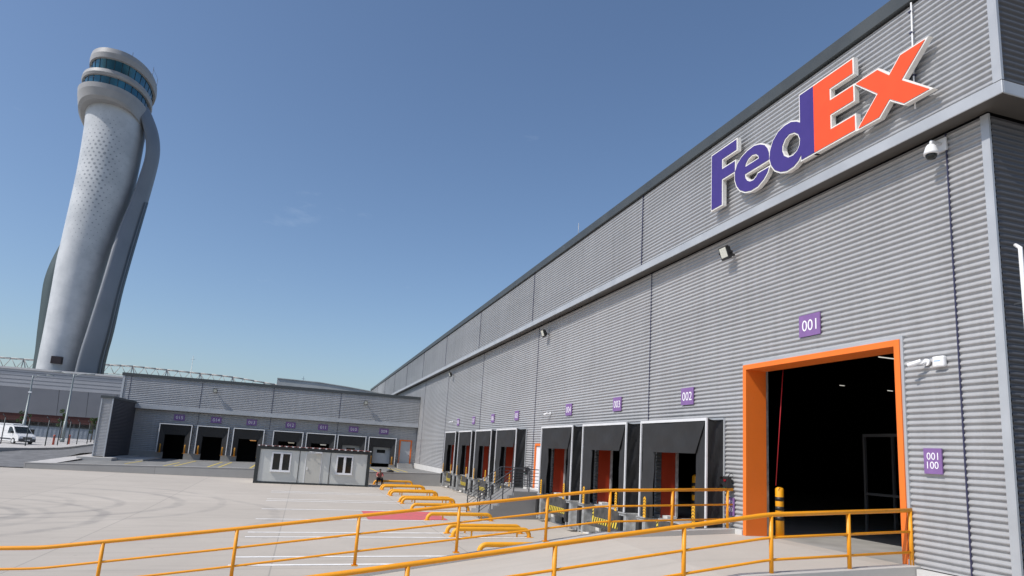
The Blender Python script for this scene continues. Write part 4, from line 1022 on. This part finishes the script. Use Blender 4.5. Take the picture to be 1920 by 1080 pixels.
tree(-45.3, 112, -.6, 3.9, .6, 'small tree close to the two-armed lamp post', 2)
tree(-41.4, 112, -.6, 3.9, .55, 'small tree beside the corner of the screen wall', 3)

# sheet wall behind the van, terminal, trusses
t = thing('sheet_hoarding', (-52,132,-.6), 'blue grey sheet hoarding behind the van', 'wall')
mb = MB()
for k in range(180):
    x = -96+k*.33; mb.poly([(x,132-(.04 if k%2 else 0),-.6),(x+.33,132-(0 if k%2 else .04),-.6),(x+.33,132-(0 if k%2 else .04),1.15),(x,132-(.04 if k%2 else 0),1.15)])
build('sheets', mb, m_bluew, t); build('top_rail', MB().box((-96,131.9,1.15),(-36.6,132.05,1.24)), m_fence, t)
T = thing('terminal_building', (-60,150,-.8), 'long low grey terminal building with a pale overhanging roof edge', 'building')
build('fascia', MB().box((-150,149.2,8.2),(-20,162,11.55)), m_term2, T)
build('roof_edge', MB().box((-150,149.0,11.551),(-20,162,11.9)), mat('roof_edge_white', (.52,.51,.5), .5), T)
mb = MB()
for z in (8.9,9.6,10.35,11.0): mb.box((-150,149.17,z),(-20,149.2,z+.06))
build('fascia_joint', mb, m_steel, T)
mb = MB()
mb.hexa([(-150,150.2,3.3),(-20,150.2,3.3),(-20,162,3.3),(-150,162,3.3),(-150,149.25,8.199),(-20,149.25,8.199),(-20,162,8.199),(-150,162,8.199)])
build('facade', mb, m_term, T)
mb = MB()
for k in range(26): x = -148+k*5; mb.hexa([(x,150.17,3.35),(x+.06,150.17,3.35),(x+.06,150.3,3.35),(x,150.3,3.35),(x,149.22,8.15),(x+.06,149.22,8.15),(x+.06,149.4,8.15),(x,149.4,8.15)])
build('facade_joint', mb, m_steel, T)
build('red_strip', MB().box((-150,150.3,1.9),(-20,162,3.299)), m_redstrip, T)
mb = MB()
for k in range(44): x = -148+k*3; mb.box((x,150.6,-.8),(x+.3,151,1.9))
mb.box((-150,153,-.8),(-20,153.2,1.9)); build('undercroft', mb, mat('undercroft_dark', (.07,.065,.065), .8, 0, .4, .3), T)
ducts = MB()
rd = random.Random(4)
for k in range(30): x = -140+k*4+rd.uniform(-1,1); ducts.box((x,158,11.9),(x+rd.uniform(.4,1.4),159.5,11.9+rd.uniform(.15,.45)))
build('roof_unit', ducts, m_galv, T)
# roof trusses behind
t = thing('roof_truss', (-70,215,11), 'pale open steel roof trusses above the terminal behind the tower', 'truss')
def trz(x): return interp(x, [-115,-78,-62,-35,-8,10], [18.6,18.9,19.5,18.9,16.4,14.5])
mb = MB(); X = -130
while X < 10:
    za_, zb_ = trz(X), trz(X+3)
    mb.tube([(X,215,za_),(X+3,215,zb_)], .16, 6); mb.tube([(X,215,za_-2.6),(X+3,215,zb_-2.6)], .11, 6); mb.tube([(X,219,za_+.1),(X+3,219,zb_+.1)], .12, 6)
    mb.tube([(X,215,za_),(X+1.5,215,(za_+zb_)/2-2.6)], .09, 5); mb.tube([(X+1.5,215,(za_+zb_)/2-2.6),(X+3,215,zb_)], .09, 5)
    if int(X) % 9 < 3: mb.tube([(X,215,za_),(X-1.2,216,za_-6)], .14, 5); mb.tube([(X,215,za_),(X+1.2,216,za_-6)], .14, 5)
    X += 3
build('chords', mb, m_truss, t)
for (x, h, y) in ((-43.3,3.4,200),(-13.8,2.8,200),(-9.0,1.8,200),(-92,8,190)):
    o = thing('antenna_mast', (x,y,14), {-43.3:'thin mast rising above the annex roof, middle',-13.8:'thin mast above the annex roof, right one',-9.0:'shortest thin mast above the annex roof',-92:'thin lattice mast at the left picture edge'}[x], 'antenna', 'distant masts')
    mb = MB().tube([(x,y,0),(x,y,interp(x,[-92,-43.3,-13.8,-9],[21.5,22.5,19.5,17.8]))], [.12,.05], 6)
    mb.tube([(x-.5,y,interp(x,[-92,-43.3,-13.8,-9],[20.5,21.5,18.8,17.2])),(x+.5,y,interp(x,[-92,-43.3,-13.8,-9],[20.5,21.5,18.8,17.2]))], .04, 5)
    build('mast', mb, m_galv, o)
# weathered concrete block beyond the annex
t = thing('concrete_hall', (-8,112,-.8), 'weathered pale concrete parapet rising behind the annex roof', 'building')
mb = MB(); pr = [(-16.9,10.85),(-10.5,10.75),(-6,10.4),(-2.0,10.0),(1.5,9.55)]
for (xa, z_a), (xb, z_b) in zip(pr[:-1], pr[1:]): mb.hexa([(xa,111,-.8),(xb,111,-.8),(xb,125,-.8),(xa,125,-.8),(xa,111,z_a),(xb,111,z_b),(xb,125,z_b),(xa,125,z_a)])
build('wall', mb, m_oldconc, t)
mb = MB()
for (xa, z_a), (xb, z_b) in zip(pr[:-1], pr[1:]): mb.hexa([(xa,110.9,z_a+.002),(xb,110.9,z_b+.002),(xb,125,z_b+.002),(xa,125,z_a+.002),(xa,110.9,z_a+.12),(xb,110.9,z_b+.12),(xb,125,z_b+.12),(xa,125,z_a+.12)])
build('coping', mb, m_oldconc, t)

# ------------------------------------------------------------ control tower
def tower_mat():
    m = bpy.data.materials.new('tower_panels'); m.use_nodes = True; nt = m.node_tree; b = nt.nodes['Principled BSDF']; k = NB(nt)
    tcx = nt.nodes.new('ShaderNodeTexCoord'); sp = nt.nodes.new('ShaderNodeSeparateXYZ'); nt.links.new(tcx.outputs['Object'], sp.inputs[0])
    x, y, z = sp.outputs; v = tcx.outputs['Object']
    row = k.m('FLOOR', k.m('DIVIDE', z, .95)); odd = k.m('FRACT', k.m('MULTIPLY', row, .5))
    u = k.m('FRACT', k.m('ADD', k.m('DIVIDE', x, 1.15), odd)); w = k.m('FRACT', k.m('DIVIDE', z, .95))
    d = k.m('SQRT', k.m('ADD', k.m('POWER', k.m('MULTIPLY', k.m('SUBTRACT', u, .5), 1.2), 2), k.m('POWER', k.m('SUBTRACT', w, .5), 2)))
    env = k.m('MULTIPLY', k.m('MULTIPLY', k.rng(z, 36, 62, 0, 1), k.rng(z, 68, 79, 1, 0)), k.rng(k.m('ABSOLUTE', k.m('ADD', x, 1.2)), 1.2, 6.0, 1, 0))
    nsz = k.rng(k.noise(v, .8, 2), .3, .7, .6, 1.2)
    rad = k.m('MULTIPLY', k.m('MULTIPLY', env, nsz), .34)
    hole = k.rng(k.m('SUBTRACT', rad, d), -.03, .05, 0, 1); hole = k.m('MULTIPLY', hole, k.rng(env, .05, .25, 0, 1))
    dz = k.m('ABSOLUTE', k.m('SUBTRACT', k.m('FRACT', k.m('DIVIDE', k.m('ADD', z, k.m('MULTIPLY', x, .35)), 2.6)), .5))
    joint = k.rng(dz, .0, .012, .3, 0)
    base = k.mix(k.rng(k.noise(v, .25, 5, .6), .35, .65, 0, 1), (.44,.455,.47), (.56,.57,.58))
    base = k.mix(joint, base, (.25,.26,.28)); base = k.mix(k.m('MULTIPLY', hole, .62), base, (.12,.14,.16))
    nt.links.new(base, b.inputs['Base Color']); b.inputs['Roughness'].default_value = .45
    return m
m_twr = tower_mat()
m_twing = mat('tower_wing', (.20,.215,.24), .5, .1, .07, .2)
m_twd = mat('tower_dark_wing', (.065,.09,.095), .5, .1, .1, .2)
m_trim2 = mat('tower_head_panels', (.33,.325,.325), .55, 0, .08, .4)
m_tglass = mat('tower_glass', (.02,.10,.16), .05, .35, .35, .35)
m_tslot = mat('tower_slot', (.03,.035,.045), .3)
TW = thing('control_tower', (-64,178,-1), 'tall curved white airport control tower with two rings of blue green windows', 'tower')
def pr(X, Z, Y):                                       # widths measured in the plane 168 m away, carried to depth Y
    return -12+(X+12)*Y/168., 1.65+(Z-1.65)*Y/168.
def resample(rings, n):
    out = []; m_ = len(rings)
    for i in range(n+1):
        t = i/n*(m_-1); k = min(int(t), m_-2); f = t-k
        p0, p1, p2, p3 = rings[max(k-1,0)], rings[k], rings[k+1], rings[min(k+2,m_-1)]
        rg = []
        for a, b, c, d in zip(p0, p1, p2, p3):
            a, b, c, d = map(Vector, (a, b, c, d)); rg.append(tuple(.5*((2*b)+(c-a)*f+(2*a-5*b+4*c-d)*f*f+(3*b-a-3*c+d)*f**3)))
        out.append(rg)
    return out
SH = [(-6,-68.1,-60.5),(13.7,-68.1,-60.0),(21,-68.05,-59.4),(28.7,-68.1,-59.0),(36.4,-68.2,-58.6),(41.2,-68.05,-58.2),(48.5,-67.85,-57.4),(53.6,-67.75,-56.7),(60.4,-67.7,-56.25),(68.8,-67.95,-56.1),(73.0,-68.3,-56.5),(76.5,-68.5,-57.2)]
rings = []; SEG = 40
for z, xl, xr in SH:
    Y = 177.5; hy = 7.6
    a_, zz = pr(xl, z, Y); b_, _ = pr(xr, z, Y); cx, hx = (a_+b_)/2, (b_-a_)/2
    rings.append([(cx+hx*math.copysign(abs(math.cos(a))**.92, math.cos(a)), Y+hy*math.copysign(abs(math.sin(a))**.85, math.sin(a)), zz) for a in [2*PI*j/SEG for j in range(SEG)]])
build('shaft', MB().loft(resample(rings, 44)), m_twr, TW)
# side wing: hugs the shaft below, then arches clear of it up to the head
WR = [(-6,-62.0,-55.6),(13.8,-61.5,-55.9),(22.8,-60.6,-55.3),(31.6,-59.6,-54.9),(38.6,-58.9,-54.3),(42.7,-58.5,-53.9),(48.1,-57.7,-53.35),(54.0,-56.5,-52.75),(60.1,-55.6,-52.2),(64.6,-55.1,-51.95),(68.0,-55.3,-52.2),(71.5,-56.2,-53.1),(75.0,-57.7,-54.7),(79.0,-60.0,-56.9)]
rings = []; rs2 = []
for z, xf, xr in WR:
    t_ = min(1, max(0, (z-24)/40)); t_ = t_*t_*(3-2*t_); y0 = lerp(168.6, 174.5, t_)
    def q(f, dy, zz=z): X, Z = pr(lerp(xf, xr, f), zz, y0+dy); return (X, y0+dy, Z)
    rings.append([q(0,0), q(.08,-.35), q(.45,.9), q(.8,2.4), q(1,4.6), q(1.0,5.6), q(.9,8.0), q(.6,8.0), q(.35,5.0), q(.06,1.6)])
    if z < 57: rs2.append([q(.80,2.30), q(.86,2.95), q(.90,3.4), q(.88,3.8), q(.82,3.0)]); 
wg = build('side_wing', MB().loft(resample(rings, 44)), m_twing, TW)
rs3 = []; rs4 = []
for z, xf, xr in WR:
    if z > 57: continue
    t_ = min(1, max(0, (z-24)/40)); t_ = t_*t_*(3-2*t_); y0 = lerp(168.6, 174.5, t_)
    for (f0, f1, L) in ((.80,.86,rs3),(.92,1.015,rs4)):
        def q(f, dy, zz=z): X, Z = pr(lerp(xf, xr, f), zz, y0+dy); return (X, y0+dy, Z)
        d0 = 2.25 if f0 < .9 else 3.5
        L.append([q(f0,d0), q(f1,d0+.45 if f0 < .9 else d0+1.0), q(f1,d0+1.4), q(f0,d0+1.4)])
build('dark_slot', MB().loft(resample(rs3, 24), smooth=False), m_tslot, wg); build('dark_slot', MB().loft(resample(rs4, 24), smooth=False), m_tslot, wg)
WL = [(-6,-69.4),(13.8,-69.6),(20.9,-70.0),(26.1,-70.3),(31.5,-70.6),(35.1,-70.3),(38.4,-69.6),(42.3,-68.5),(46.5,-67.6)]
rings = []
for z, xl in WL:
    xl, zz = pr(xl, z, 179)
    rings.append([(xl,179.5,zz),(xl+.5,177.6,zz),(xl+2.8,176.6,zz),(xl+5,178,zz),(xl+5,184,zz),(xl+1.4,182.5,zz)])
build('rear_wing', MB().loft(resample(rings, 24)), m_twd, TW)
def ov(cx, hx, z, nose, tail, n=60, tilt=0.):
    out = []; cy = (nose+tail)/2; hy = (tail-nose)/2
    for j in range(n):
        a = 2*PI*j/n; c, s = math.cos(a), math.sin(a)
        out.append((cx+hx*math.copysign(abs(c)**.9, c)*(1-.10*s), cy+hy*s, z-tilt*(.5+.5*s)**1.2))
    return out
def disc(rs):                                          # crisp edges between bands, smooth round the plan
    mb = MB()
    for a, b in zip(rs[:-1], rs[1:]): mb.loft([a, b], caps=False)
    mb.poly(rs[0]); mb.poly(rs[-1]); return mb
build('base_ring', disc([ov(-64.9,5.7,77.4,170.0,186,tilt=7), ov(-65.5,6.7,77.5,168.1,188.5,tilt=7), ov(-65.8,7.0,78.1,167.4,189.8,tilt=6.5), ov(-66.05,7.3,79.8,166.8,190.7,tilt=1.5), ov(-66.15,7.35,80.95,166.7,190.8), ov(-66.1,6.9,81.0,167.2,190.4)]), m_trim2, TW)
g = build('lower_window_ring', disc([ov(-65.9,6.7,80.6,167.4,190), ov(-65.8,6.75,83.1,167.0,190)]), m_tglass, TW)
build('middle_ring', disc([ov(-65.7,6.6,82.9,167.1,190), ov(-65.7,7.15,82.95,166.4,190.9), ov(-65.7,7.3,83.5,166.1,191.1), ov(-65.7,7.2,84.4,166.3,191), ov(-65.5,6.6,84.45,166.9,190.4)]), m_trim2, TW)
g2 = build('upper_window_ring', disc([ov(-65.1,6.0,84.0,166.8,190), ov(-65.0,6.3,87.0,166.0,190.6)]), m_tglass, TW)
build('roof_ring', disc([ov(-64.9,6.2,86.8,166.0,190.6), ov(-64.9,6.7,86.85,165.3,191.4), ov(-64.85,6.85,88.0,165.0,191.7), ov(-64.85,6.75,89.2,165.2,191.5), ov(-64.85,6.1,89.4,166,191)]), m_trim2, TW)
def mull(gob, A, B):
    for p, q in zip(A, B):
        if p[1] < 184: build('mullion', MB().tube([p, q], .06, 5), m_tslot, gob)
mull(g, ov(-65.9,6.72,80.6,167.36,190,30), ov(-65.8,6.77,83.1,166.96,190,30))
mull(g2, ov(-65.1,6.03,84.0,166.76,190,30), ov(-65.0,6.33,87.0,165.96,190.6,30))
mb = MB()
for (x, y, h) in ((-62.5,172,3.6),(-59.6,180,5.0),(-60.8,181.5,3.8),(-58.9,182.5,3.2)): mb.tube([(x,y,89.2),(x,y,89.2+h)], .05, 5)
mb.tube([(-59.6,180,93.6),(-58.9,182.5,92.4)], .03, 4); build('antenna', mb, m_steel, TW)
build('small_window', MB().box((-66.9,169.4,14.8),(-64.9,170.6,16.4)), mat('dark_red_panel', (.018,.008,.01), .5), TW)
